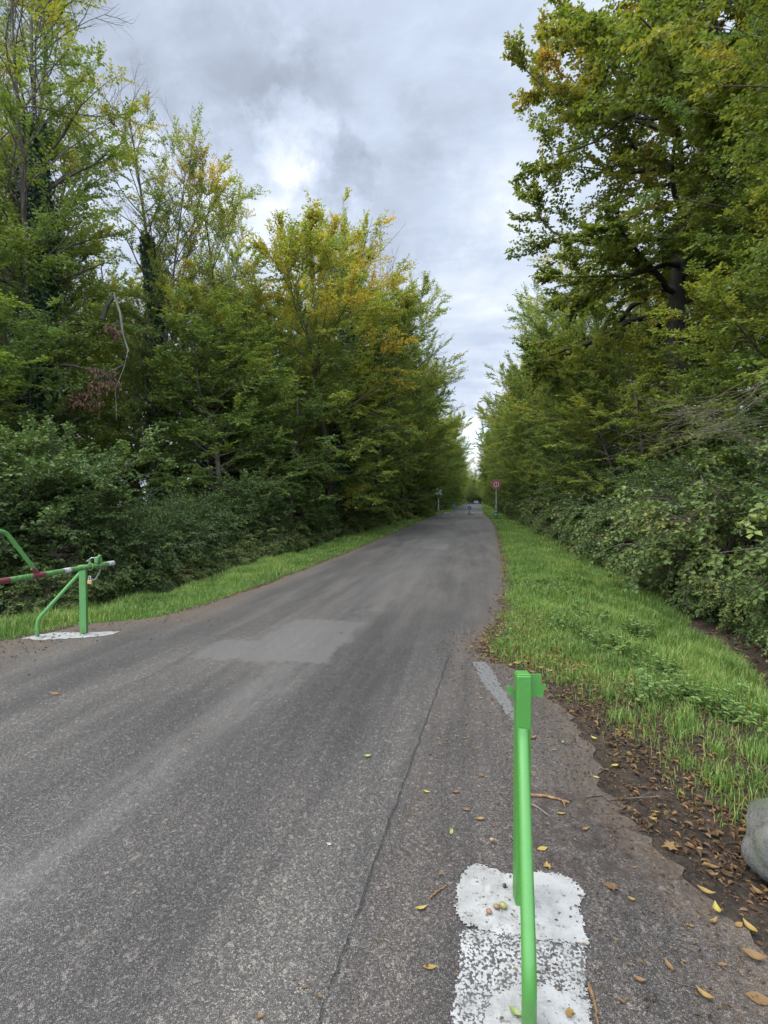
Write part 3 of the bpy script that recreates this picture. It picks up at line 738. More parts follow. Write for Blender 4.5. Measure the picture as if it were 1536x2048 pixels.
# woods behind the rows
i = 0
for x_, y_, k_, h_ in [(-16, 11, 'horn_b', .75), (-17, 17, 'horn_c', .85), (-15.5, 22, 'horn_b', .8), (-13.5, 28, 'horn_c', .75), (-12, 33, 'horn_a', 1.0), (-20, 27, 'horn_b', .9), (-12.5, 39, 'horn_b', .95), (-19, 35, 'horn_c', .9),
                       (-13, 46, 'horn_c', .9), (-11, 36, 'horn_c', 1.05), (-13, 54, 'horn_b', 1.0), (-13, 62, 'horn_c', .95), (-14, 72, 'horn_b', 1.0), (-22, 45, 'horn_b', 1.0), (-17.5, 6, 'horn_d', .7), (-22, 19, 'horn_c', .8), (-13.8, 9.8, 'horn_d', .6), (-11.6, 21.2, 'horn_d', .55), (-11, 27.5, 'horn_d', .6), (-26, 12, 'horn_b', 1.0), (-28, 22, 'horn_b', 1.1), (-26, 32, 'horn_b', 1.0), (-24, 52, 'horn_b', 1.1), (-23, 64, 'horn_b', 1.1), (-34, 18, 'horn_b', 1.2), (-36, 34, 'horn_b', 1.2), (-23, 3, 'horn_b', .9), (-19, 12, 'horn_d', .6), (-20, 23, 'horn_d', .6)]:
    plant(k_, 'hornbeam', x_, y_, h_, rnd.uniform(0, 6), 'shaded tree in the wood behind the left roadside row, %s in order' % ORD[i], 'tree', 'trees in the wood on the left', h_ * 1.0)
    i += 1
i = 0
for x_, y_, k_, h_ in [(12, 13, 'horn_b', .9), (12, 19, 'horn_b', 1.1), (12.5, 26, 'horn_c', 1.0), (11.5, 33, 'horn_b', 1.1), (11.5, 41, 'horn_c', 1.0), (12, 50, 'horn_b', 1.0), (12, 60, 'horn_c', 1.0), (9.6, 5.0, 'horn_d', 1.1), (10.5, 16, 'horn_d', 1.0)]:
    plant(k_, 'hornbeam', x_, y_, h_, rnd.uniform(0, 6), 'shaded tree in the wood behind the right roadside row, %s in order' % ORD[i], 'tree', 'trees in the wood on the right', h_)
    i += 1
i = 0
for x_, y_, k_, h_ in [(-9, 246, 'horn_b', .9), (-3, 252, 'horn_c', .95), (3, 250, 'horn_a', 1.3), (7, 245, 'horn_c', .95), (-6, 275, 'horn_b', .75), (10, 248, 'horn_b', .9), (-14, 250, 'horn_c', .9), (-.5, 265, 'horn_d', 1.15), (14, 262, 'horn_b', .95), (-4, 240, 'horn_d', .75), (-1.5, 247, 'horn_d', .8), (2.2, 262, 'horn_d', .9), (4.5, 241, 'horn_d', .7), (0.5, 290, 'horn_b', .95), (-4, 300, 'horn_b', 1.0), (4, 300, 'horn_b', 1.0), (-7, 262, 'horn_d', .9), (9, 275, 'horn_c', .9)]:
    plant(k_, 'hornbeam', x_, y_, h_, rnd.uniform(0, 6), 'hazy tree closing the far end of the road, %s behind the cars' % ORD[i], 'tree', 'trees at the far end of the road', h_ * 1.1)
    i += 1

# ivy-clad young trees, shrubs
plant('gate_bush', 'shrub', -8.6, 7.6, .92, 0.3, 'wide light-leaved bush directly behind the green barrier', 'shrub', None, .95)
plant('gate_bush', 'shrub', -9.6, 5.2, .8, 1.9, 'leafy bush at the left edge below the raised barrier brace', 'shrub', None, .8)
i = 0
yy = 9.6
while yy < 74:
    kd = ['shrub_a', 'shrub_b', 'bramble'][rnd.randrange(3)] if yy < 12 else ['shrub_a', 'shrub_b'][rnd.randrange(2)]
    s = rnd.uniform(.38, .9) * (1.0 if yy < 20 else 1.2)
    plant(kd, 'shrub', -7.25 - rnd.uniform(0, .7), yy, s, rnd.uniform(-1, 1), 'dark shrub below the left trees, %s beyond the wide barrier bush' % ORD[i], 'shrub', 'shrubs along the left verge', s * .9)
    yy += rnd.uniform(1.5, 2.3) * (1 if yy < 20 else 1.7); i += 1
i = 0
yy = 4.2
while yy < 70:
    kd = ['shrub_a', 'bramble', 'shrub_b'][i % 3]
    s = rnd.uniform(.8, 1.15) * (1.0 if yy < 20 else 1.15)
    if kd == 'bramble': s *= 1.3
    plant(kd, 'shrub', 5.25 + rnd.uniform(-.1, .5) + (.2 if kd != 'bramble' else -.5), yy, s, PI + rnd.uniform(-1, 1), 'leafy shrub on the right ditch bank, %s from the camera' % ORD[i], 'shrub', 'shrubs along the right ditch', s * .9)
    yy += rnd.uniform(1.2, 1.8) * (1 if yy < 20 else 1.8); i += 1

i = 0
yy = 3.9
while yy < 40:
    s = rnd.uniform(.42, .62) * (1 if yy < 15 else 1.35)
    plant('bramble', 'bramble', 4.0 + rnd.uniform(-.05, .3), yy, s * 1.05, rnd.uniform(0, 6), 'low bramble mound at the far edge of the right grass, %s from the camera' % ORD[i], 'bramble', 'brambles along the right ditch', s)
    yy += rnd.uniform(.9, 1.3) * (1 if yy < 15 else 2); i += 1
i = 0
yy = 7.4
while yy < 44:
    s = rnd.uniform(.42, .6) * (1 if yy < 15 else 1.35)
    plant('bramble', 'bramble', -6.9 + rnd.uniform(-.25, .1), yy, s, rnd.uniform(0, 6), 'low bramble mound at the far edge of the left grass, %s from the camera' % ORD[i], 'bramble', 'brambles along the left ditch', s)
    yy += rnd.uniform(1.0, 1.5) * (1 if yy < 15 else 2); i += 1

# ------------------------------------------------------------------ grass
def grass(name, pts, hs, ws, seed):
    rg = np.random.default_rng(seed); n_ = len(pts)
    z = hgt(pts[:, 0], pts[:, 1])
    p0 = np.column_stack([pts, z - .01])
    ph = rg.uniform(0, 2 * PI, n_); bend = rg.uniform(.1, .8, n_)
    o_ = np.stack([np.cos(ph), np.sin(ph), np.zeros(n_)], -1); s_ = np.stack([-np.sin(ph), np.cos(ph), np.zeros(n_)], -1)
    h = hs[:, None]; w_ = ws[:, None] / 2; b = bend[:, None]
    p1 = p0 + np.array([0, 0, 1.]) * h * .55 + o_ * h * b * .2
    p2 = p0 + np.array([0, 0, 1.]) * h * (1 - .25 * b) + o_ * h * b * .75
    V = np.stack([p0 - s_ * w_, p0 + s_ * w_, p1 + s_ * w_ * .8, p1 - s_ * w_ * .8, p2], 1)
    tint = np.clip(.42 + .12 * lump(pts[:, 0], pts[:, 1], 1.1) + rg.normal(size=n_) * .13 + (rg.uniform(size=n_) < .18) * .45 + .10 * lump(pts[:, 0], pts[:, 1], 4.0), 0, 1)
    g_ = MB(); a = np.arange(n_)[:, None] * 5
    g_.add(V.reshape(-1, 3), a + np.array([0, 1, 2, 3]), np.repeat(tint, 5), 0, False)
    g2 = a + np.array([3, 2, 4]); g_.F.append(g2); g_.MI.append(np.zeros(n_, int)); g_.S.append(np.zeros(n_, bool))
    o = g_.build(name, M['grass']); tag(o, kind='stuff'); return o
def scatter(n_, y0, y1, side, seed, w0=-.02, w1=2.6):
    rg = np.random.default_rng(seed)
    y = rg.uniform(y0, y1, n_); u = rg.uniform(0, 1, n_)
    off = w0 + (w1 - w0) * u
    off = off + .10 * lump(y * 2, off)
    x = eR(y) + off if side > 0 else eL(y) - off
    return np.stack([x, y], -1), off, rg
PT, HS, WS = [], [], []
for (n_, y0, y1, side, w1, hh, ww) in [(52000, 4.9, 8.5, 1, 2.75, .15, .0055), (52000, 8.5, 16, 1, 2.8, .17, .008), (42000, 16, 34, 1, 2.8, .19, .014), (36000, 34, 110, 1, 2.6, .2, .035), (16000, 110, 235, 1, 2.4, .22, .09),
                                     (26000, 4.6, 9, -1, 1.9, .16, .0065), (30000, 9, 16, -1, 1.8, .18, .010), (28000, 16, 34, -1, 1.7, .19, .016), (26000, 34, 110, -1, 1.9, .2, .04), (12000, 110, 235, -1, 2.0, .22, .09)]:
    p_, off, rg = scatter(n_, y0, y1, side, int(n_ + y0 * 10 + side), -.03, w1 + (.5 if side < 0 else .1))
    h = hh * rg.uniform(.4, 1.25, n_) * np.clip(.8 + .5 * lump(p_[:, 0] + 4, p_[:, 1], 1.1) + .45 * lump(p_[:, 0], p_[:, 1], 5.0), .25, 2) * np.interp(off, [0, .25, 1.2, 2.8], [.35, .7, 1.0, 1.35])
    keep = rg.uniform(size=n_) < np.interp(off, [-.03, .15, .3], [.25, .8, 1])
    if side > 0: keep &= ~((p_[:, 1] < 5.6) & (off < .9 - .3 * lump(p_[:, 0] * 3, p_[:, 1] * 3)) & (rg.uniform(size=n_) < .8))
    PT.append(p_[keep]); HS.append(np.maximum(h, .03)[keep]); WS.append(np.full(keep.sum(), ww))
# thin grass that breaks up the litter of the near right corner, in tufts
rg = np.random.default_rng(77)
tc_ = []
for k_ in range(900):
    y = rg.uniform(2.4, 5.6); x = eR(y) + (.12 if y > 3.6 else .3) + rg.uniform(0, 1) ** .8 * 2.6
    if x < 1.15 + (y - 2.4) * -.1 and y < 4: continue
    if (y < 3.6 and rg.uniform() < .4): continue
    tc_.append((x, y, int(rg.integers(4, 60)), rg.uniform(.02, .13)))
for x, y, k_, s in tc_ + [(1.5, 3.25, 160, .12), (1.35, 2.9, 120, .09), (1.6, 2.75, 60, .07), (1.3, 2.05, 45, .05), (1.15, 1.75, 30, .04)]:
    PT.append(rg.normal(size=(k_, 2)) * s + np.array([x, y])); HS.append(rg.uniform(.03, .14, k_) * rg.uniform(.6, 1.2)); WS.append(np.full(k_, .0048))
n_ = 26000
p_ = np.stack([rg.uniform(1.2, 4.2, n_), rg.uniform(2.2, 5.4, n_)], -1)
kk = (p_[:, 0] > 2.75 - .35 * (p_[:, 1] - 3.0) + .3 * lump(p_[:, 0] * 2, p_[:, 1] * 2)) & (p_[:, 0] < eR(p_[:, 1]) + 2.9)
PT.append(p_[kk]); HS.append(rg.uniform(.08, .22, kk.sum())); WS.append(np.full(kk.sum(), .0055))
grass('grass', np.concatenate(PT), np.concatenate(HS), np.concatenate(WS), 5)

# leafy weeds in the right verge
def weed(x, y, s, label, seed, n_=170, leaf=.05):
    rg = np.random.default_rng(seed); mb = MB(); lf = MB()
    for k_ in range(16):
        ph = rg.uniform(0, 2 * PI); d = np.array([math.cos(ph) * .5, math.sin(ph) * .5, 1.])
        p0 = np.array([rg.normal() * s * .35, rg.normal() * s * .35, -.02])
        pp, pd = path(rg, p0, d, rg.uniform(.14, .32), 5, .12, -.02)
        mb.tube(pp, np.linspace(.003, .0015, 5), 4)
        m_ = n_ // 12
        u = rg.uniform(.25, 1, m_) * 3.99; a0 = u.astype(int)
        q0 = pp[a0] * (1 - (u - a0))[:, None] + pp[np.minimum(a0 + 1, 4)] * (u - a0)[:, None]
        ph2 = rg.uniform(0, 2 * PI, m_); o_ = np.stack([np.cos(ph2), np.sin(ph2), .1 + 0 * ph2], -1)
        add_leaves(lf, q0, o_, np.array([0, 0, 1.]) + rg.normal(size=(m_, 3)) * .3, leaf * rg.uniform(.6, 1.3, m_), leaf * .55, np.clip(rg.normal(.55, .18, m_), 0, 1), 0, 6)
    e = empty('weed', (x, y, float(hgt(x, y))))
    st_ = mb.build('stems', M['weed'], e); st_['kind'] = 'stuff'; lf.build('leaves', M['weed'], e)
    return tag(e, label, 'weed', 'leafy weeds in the right verge')
for i, (px, py, s, nl_) in enumerate([(1185, 1235, .5, 420), (1110, 1185, .5, 380), (1060, 1170, .4, 300), (1150, 1160, .4, 300), (1215, 1290, .4, 300), (1265, 1255, .35, 260), (1330, 1330, .35, 260), (1060, 1085, .6, 380), (1400, 1400, .25, 200), (1460, 1420, .2, 160), (1120, 1260, .3, 200), (1300, 1400, .2, 150)]):
    p = P(px, py)
    weed(p.x, p.y, s, 'pale leafy weed clump in the right grass verge, %s of its kind' % ORD[i], 100 + i, nl_)

# ------------------------------------------------------------------ fallen leaves
def leaf_geo(mb, c, L, Wd, rz, curl, tint, kind, tilt=(0, 0), seed=0):
    rg = np.random.default_rng(seed)
    if kind == 'oval':
        t_ = np.linspace(0, 1, 7); w_ = np.sin(PI * np.clip(t_, .03, .97) ** .85) * Wd / 2
        rows = []
        for t0, w0 in zip(t_, w_):
            zc = curl * (4 * (t0 - .5) ** 2) * L * .35
            for s in (-1, -.5, 0, .5, 1):
                rows.append([(t0 - .5) * L, s * w0, zc + curl * abs(s) ** 1.6 * w0 * .9])
        v = np.array(rows); f = np.array([[r * 5 + i, (r + 1) * 5 + i, (r + 1) * 5 + i + 1, r * 5 + i + 1] for r in range(6) for i in range(4)])
    else:
        n_ = 14; th = np.linspace(0, 2 * PI, n_, endpoint=False)
        rr = np.array([1.0 if k_ % 2 == 0 else .62 for k_ in range(n_)]) * (L / 2) * rg.uniform(.6, 1.15, n_)
        ring = np.stack([np.cos(th) * rr, np.sin(th) * rr * Wd / L, curl * rg.uniform(.2, 1, n_) * L * .25], -1)
        mid = np.stack([np.cos(th) * L * .18, np.sin(th) * L * .18 * Wd / L, 0 * th], -1)
        v = np.vstack([ring, mid, [[0, 0, .004]]])
        i = np.arange(n_); j = (i + 1) % n_
        f = np.stack([i, j, n_ + j, n_ + i], 1)
        mb_f3 = np.stack([n_ + i, n_ + j, np.full(n_, 2 * n_)], 1)
    rot = np.array((Matrix.Rotation(rz, 3, 'Z') @ Matrix.Rotation(tilt[0], 3, 'X') @ Matrix.Rotation(tilt[1], 3, 'Y')))
    v = v @ rot.T
    v[:, 2] -= v[:, 2].min() - .0015
    v += np.array(c)
    mb.add(v, f, tint)
    if kind != 'oval':
        mb.F.append(mb_f3 + mb.nv - len(v)); mb.MI.append(np.zeros(len(mb_f3), int)); mb.S.append(np.ones(len(mb_f3), bool))
# (px, py, length px, colour tint, kind, where)
FL = [(860, 1935, 34, .8, 'oval', 0), (843, 1818, 30, .9, 'oval', 0), (960, 1640, 22, .75, 'oval', 0), (903, 1664, 20, 1.2, 'oval', 0), (735, 1514, 18, 1.2, 'oval', 0), (853, 1585, 16, .95, 'oval', 0), (658, 1690, 14, 2, 'oval', 0),
      (962, 1550, 20, .5, 'oval', 0), (912, 1585, 18, .5, 'oval', 0), (932, 1620, 20, .5, 'oval', 0), (110, 1388, 24, .55, 'oval', 0), (683, 1266, 10, .55, 'oval', 0), (722, 1240, 9, .5, 'oval', 0), (520, 2035, 24, .6, 'oval', 0), (610, 1975, 20, .4, 'oval', 0), (640, 1995, 18, .45, 'oval', 0),
      (650, 1735, 8, .5, 'oval', 0), (497, 1705, 8, .5, 'oval', 0), (700, 1755, 9, .6, 'oval', 0), (960, 1397, 12, .85, 'oval', 0), (892, 1480, 10, .6, 'oval', 0), (930, 1477, 12, .6, 'oval', 0),
      (1085, 1698, 26, .9, 'oval', 1), (1095, 1733, 24, .85, 'lobed', 1), (1225, 1776, 38, .42, 'lobed', 1), (1122, 1628, 20, .85, 'oval', 1), (1193, 1555, 14, .95, 'oval', 1), (1128, 1606, 14, .6, 'oval', 1), (1412, 1790, 32, .78, 'oval', 1),
      (1433, 1826, 30, .95, 'oval', 1), (1427, 1845, 26, .7, 'oval', 1), (1410, 1995, 34, .8, 'oval', 1), (1337, 1932, 26, .6, 'oval', 1), (1280, 1962, 26, .6, 'oval', 1), (1380, 1852, 16, .75, 'oval', 1), (1270, 1735, 12, .6, 'oval', 1), (1263, 1800, 16, .75, 'oval', 1),
      (1340, 1695, 40, .62, 'lobed', 1), (1425, 1730, 26, .62, 'oval', 1), (1428, 1748, 20, .68, 'oval', 1), (1230, 1530, 18, .98, 'oval', 1), (1188, 1476, 16, .98, 'oval', 1), (1160, 1386, 14, .9, 'oval', 1), (1120, 1393, 16, .88, 'oval', 1), (1066, 1477, 20, .6, 'oval', 1), (1108, 1501, 14, .75, 'oval', 1), (1125, 1486, 12, 1.1, 'oval', 1),
      (1310, 1622, 16, .9, 'oval', 1), (1305, 1640, 18, .8, 'oval', 1), (1266, 1638, 16, .5, 'lobed', 1), (1172, 1658, 20, .7, 'oval', 1), (1500, 1855, 34, .85, 'oval', 1), (1478, 1850, 22, .7, 'oval', 1), (1510, 1920, 40, .6, 'oval', 1), (1520, 2000, 44, .5, 'oval', 1), (1445, 1930, 20, .6, 'oval', 1), (1515, 1780, 24, .6, 'oval', 1),
      (1140, 2030, 34, .72, 'lobed', 2), (1030, 2028, 30, 1.1, 'oval', 2), (1168, 1888, 12, .55, 'oval', 2),
      (1035, 1326, 22, .85, 'oval', 3), (1020, 1332, 16, .8, 'oval', 3), (1052, 1322, 18, .9, 'oval', 3), (1080, 1335, 18, .8, 'oval', 3), (1100, 1340, 16, .85, 'oval', 3), (1065, 1345, 18, .6, 'oval', 3), (995, 1270, 12, .9, 'oval', 3), (1002, 1285, 12, .85, 'oval', 3), (985, 1305, 16, .8, 'oval', 3), (1013, 1310, 14, .9, 'oval', 3)]
COLN = lambda t_: 'green' if 1.0 < t_ < 1.9 else 'white' if t_ >= 1.9 else 'yellow' if t_ > .86 else 'ochre' if t_ > .68 else 'tan' if t_ > .56 else 'brown'
WH = ['on the asphalt left of the green post', 'on the ground right of the green post', 'on white paint by the green post', 'at the right road edge']
M['greenleaf'] = leaf_mat('fresh_fallen_leaf', [(0, (.16, .22, .05)), (1, (.22, .27, .08))], .1)
seen = {}
FL.sort(key=lambda a: -a[1])
for i, (px, py, ln, ti, kind, wh) in enumerate(FL):
    z0 = .013 if wh == 2 else .006
    p = P(px, py, z0)
    dist = math.hypot(p.x, p.y); L = ln / FPX * dist * .85
    if p.x > eR(p.y): z0 = float(hgt(p.x, p.y)) + .015
    mb = MB(); rr = random.Random(i * 7 + 1)
    leaf_geo(mb, (0, 0, 0), L, L * (rr.uniform(.38, .55) if kind == 'oval' else .8), rr.uniform(-.6, .6) + YAW + (PI / 2 if i % 4 == 1 else 0), rr.uniform(.15, .9), min(ti, 1.0) if ti < 1.9 else .5, kind, (rr.uniform(-.15, .15), rr.uniform(-.1, .1)), i)
    nm = COLN(ti); key = (nm, kind, wh); seen[key] = seen.get(key, 0) + 1
    o = mb.build('fallen_leaf', M['pad'] if nm == 'white' else M['greenleaf'] if nm == 'green' else M['deadleaf'])
    o.location = (p.x, p.y, z0)
    nth = ORD[seen[key] - 1]
    tag(o, '%s %s leaf %s, %s such from the bottom' % (nm, 'lobed' if kind != 'oval' else 'oval', WH[wh], nth if nth != 'nearest' else 'first') if nm != 'white' else 'small whitish flake lying on the asphalt left of the near post', 'leaf', 'single leaves fallen on the asphalt')

def litter(name, n_, fn, smin, smax, tlo, thi, seed, zoff=.004):
    rg = np.random.default_rng(seed); P2 = []
    while len(P2) < n_:
        x, y = fn(rg)
        if x is not None: P2.append((x, y))
    P2 = np.array(P2); z = np.where((P2[:, 0] > eL(P2[:, 1])) & (P2[:, 0] < eR(P2[:, 1])), .004, hgt(P2[:, 0], P2[:, 1]))
    b = np.column_stack([P2, z + zoff + rg.uniform(0, .012, n_)])
    ph = rg.uniform(0, 2 * PI, n_); a = np.stack([np.cos(ph), np.sin(ph), rg.normal(size=n_) * .15], -1)
    L = rg.uniform(smin, smax, n_)
    mb = MB(); add_leaves(mb, b, a, np.array([0, 0, 1.]) + rg.normal(size=(n_, 3)) * .35, L, L * rg.uniform(.3, .6, n_), np.clip(rg.beta(1.6, 2.2, n_) * (thi - tlo) + tlo, 0, 1), 0, 6, .25)
    o = mb.build(name, M['deadleaf']); return tag(o, kind='stuff')
def f1(rg):
    y = rg.uniform(1.2, 5.6); x = eR(y) + .05 + abs(rg.normal()) * .95 + .12 * math.sin(y * 4)
    if x > eR(y) + 2.8: return None, None
    if rg.uniform() > .5 + .5 * (x - eR(y) > .22 + .1 * math.sin(y * 7)): return None, None
    return x, y
litter('leaf_litter', 6400, f1, .014, .052, .0, .8, 1)
def f7(rg):
    y = rg.uniform(1.2, 6.2); x = eR(y) + rg.normal() * .35 + .12
    return x, y
litter('leaf_crumbs', 5200, f7, .005, .022, .0, .75, 8, .001)
def f8(rg):
    y = rg.uniform(4.2, 7.5); x = eR(y) + .2 + abs(rg.normal()) * 1.0
    return x, y
litter('leaf_litter', 900, f8, .03, .055, .3, 1, 9, .03)
def f2(rg):
    y = 5.0 + rg.uniform() ** 1.6 * 30; return eR(y) + rg.normal() * .07 + .02, y
litter('leaf_litter', 1500, f2, .02, .055, .2, 1, 2)
def f3(rg):
    y = 3.2 + rg.uniform() ** 1.5 * 16; w_ = .5 if y < 6.2 else .06
    return eL(y) + abs(rg.normal()) * w_ - .05, y
litter('leaf_litter', 1300, f3, .015, .04, .0, .9, 3)
def f4(rg):
    s = rg.uniform() < .5; y = 6 + rg.uniform() ** 1.5 * 40
    return ((eR(y) + rg.uniform(2.5, 5)) if s else (eL(y) - rg.uniform(1.6, 4.5))), y
litter('leaf_litter', 9000, f4, .04, .09, .0, .7, 4)
def f5(rg):
    y = rg.uniform(1.3, 4.8); x = rg.uniform(-.35, .85)
    return x, y
litter('leaf_crumbs', 420, f5, .006, .022, .1, .9, 5, .002)
def f6(rg):
    return rg.normal() * .28 - .75 , rg.normal() * .8 + 57.5
litter('leaf_litter', 70, f6, .08, .2, .4, 1, 6)

# ------------------------------------------------------------------ sticks, acorns, boulder
def stick(pxs, r, label, mat='twig', zz0=.01, forks=()):
    pts = [P(a, b) for a, b in pxs]
    c = pts[0]
    mb = MB(); rg = np.random.default_rng(len(label))
    def dens(pp):
        a = np.array([[p.x - c.x, p.y - c.y, r + .001] for p in pp])
        t_ = np.linspace(0, len(a) - 1, (len(a) - 1) * 5 + 1)
        o_ = np.stack([np.interp(t_, np.arange(len(a)), a[:, k_]) for k_ in range(3)], -1)
        o_[:, :2] += rg.normal(size=(len(o_), 2)) * r * .25; return o_
    d = dens(pts); mb.tube(d, r * np.linspace(1.0, .6, len(d)) * rg.uniform(.8, 1.15, len(d)), 7)
    for fk in forks:
        d = dens([P(a, b) for a, b in fk]); mb.tube(d, r * np.linspace(.55, .25, len(d)), 5)
    o = mb.build('stick', M[mat]); zb = float(hgt(c.x, c.y)) if c.x > eR(c.y) else .004
    o.location = (c.x, c.y, zb if zb > 0 else .004)
    return tag(o, label, 'stick', 'sticks lying on the ground')
M['stickbrown'] = bark('orange_brown_wood', (.10, .05, .025), (.30, .17, .08), 30)
stick([(1062, 1594), (1090, 1596), (1112, 1602), (1138, 1609)], .008, 'thick short brown stick right of the green post', 'stickbrown', forks=[[(1125, 1605), (1130, 1618)]])
stick([(1060, 1610), (1078, 1620), (1100, 1637)], .005, 'small grey broken stick below the thick brown one by the near post', 'barkpale')
stick([(1172, 1597), (1205, 1593), (1215, 1603), (1250, 1601), (1320, 1596)], .005, 'long thin bent twig lying from the asphalt to the litter at the right', 'twig', forks=[[(1215, 1603), (1235, 1612)], [(1275, 1600), (1300, 1588)]])
stick([(860, 1800), (874, 1788), (892, 1776)], .005, 'short brown stick left of the white paint', 'stickbrown')
stick([(1178, 1975), (1188, 2010), (1196, 2060)], .006, 'brown stick at the bottom edge just right of the white paint', 'stickbrown')
stick([(1260, 1870), (1290, 1900), (1330, 1925), (1345, 1940)], .0018, 'hair-thin twig on the asphalt in the lower right', 'twig')
stick([(1330, 1960), (1360, 1972), (1440, 1990)], .002, 'fine dark twig near the bottom right corner', 'twig')
stick([(1130, 1452), (1150, 1463), (1168, 1478)], .002, 'thin dark twig at the asphalt edge above the thick stick', 'twig')
stick([(1002, 1856), (1012, 1838), (1028, 1828)], .0025, 'dark curled stalk on the white paint at the foot of the near post', 'barkdark')
def acorn(px, py, r, col, label):
    p = P(px, py, .02)
    mb = MB(); n_ = 9
    t_ = np.linspace(-1, 1, n_); pts = np.stack([t_ * r * 1.25, 0 * t_, 0 * t_], -1)
    mb.tube(pts, r * np.sqrt(np.clip(1 - t_ ** 2 * .97, 0.02, 1)), 12)
    m, t, out = new_mat('nut'); principled(t, out, t.mix(t.noise(ocoord(t), 60, 3), col, tuple(k_ * .5 for k_ in col)), .45)
    o = mb.build('acorn', m); o.location = (p.x, p.y, .011 + r); o.rotation_euler = (0, 0, rnd.uniform(0, 3))
    tag(o, label, 'acorn', 'acorns around the near post')
acorn(978, 1823, .0095, (.22, .10, .05), 'brown acorn lying alone on the white paint, lower left of the pair')
acorn(993, 1813, .0095, (.20, .11, .05), 'brown acorn touching the yellow-green one on the white paint')
acorn(1006, 1812, .012, (.22, .20, .05), 'yellow-green acorn on the white paint left of the post foot')
acorn(1009, 1770, .0075, (.03, .02, .02), 'black shrivelled acorn on the upper part of the white paint')
acorn(984, 1679, .009, (.25, .16, .09), 'tan acorn on the asphalt above the white paint')
def boulder():
    p = P(1655, 1795)
    rg = np.random.default_rng(4); n_u, n_v = 40, 24
    U, Vv = np.meshgrid(np.linspace(0, 2 * PI, n_u, endpoint=False), np.linspace(.02, PI - .02, n_v))
    d = np.stack([np.cos(U) * np.sin(Vv), np.sin(U) * np.sin(Vv), np.cos(Vv)], -1)
    r_ = 1 + .10 * np.sin(3 * d[..., 0] + 1) + .08 * np.sin(5 * d[..., 1] + 2 * d[..., 2]) + .05 * np.sin(9 * d[..., 0] - 7 * d[..., 2]) + .03 * np.sin(17 * d[..., 0] + 13 * d[..., 2]) * np.sin(15 * d[..., 1]) + .012 * rg.normal(size=U.shape)
    for nrm, lim in [((-.7, .2, .7), .86), ((-.9, -.3, -.2), .85), ((.2, -.8, .6), .84), ((0, 0, 1), .8), ((-.6, -.7, .35), .86), ((-1, .1, .25), .88), ((-.3, .5, .8), .84), ((-.2, -.5, -.8), .8)]:
        nn_ = np.array(nrm) / np.linalg.norm(nrm); k_ = (d * r_[..., None]) @ nn_
        r_ = np.where(k_ > lim, r_ * (lim + (k_ - lim) * .25) / np.maximum(k_, 1e-6), r_)
    v = d * r_[..., None] * np.array([.26, .30, .21])
    mb = MB(); i = np.arange(n_u); j = (i + 1) % n_u
    f = np.concatenate([np.stack([k_ * n_u + i, (k_ + 1) * n_u + i, (k_ + 1) * n_u + j, k_ * n_u + j], 1) for k_ in range(n_v - 1)])
    mb.add(v.reshape(-1, 3), f)
    m, t, out = new_mat('grey_stone'); c = ocoord(t)
    n = t.noise(c, 14, 7, .7)
    cc = t.ramp(n, [(.3, (.05, .048, .040)), (.5, (.11, .106, .092)), (.75, (.19, .18, .16))])
    cc = t.mix(t.m('MULTIPLY', t.step(t.noise(c, 7, 4), .5, .65), .6), cc, (.07, .09, .04))
    cc = t.mix(t.m('MULTIPLY', t.step(t.noise(c, 90, 4, .7), .55, .7), .5), cc, (.04, .04, .035))
    principled(t, out, cc, .9, .25, 0, t.m('ADD', n, t.m('MULTIPLY', t.noise(c, 70, 5, .7), .5)), 1.0, .02)
    o = mb.build('boulder', m); o.location = (p.x, p.y + .03, .13); o.rotation_euler = (0, 0, .4)
    tag(o, 'grey rounded boulder cut by the right edge of the photo, on the leaf litter', 'rock')
boulder()

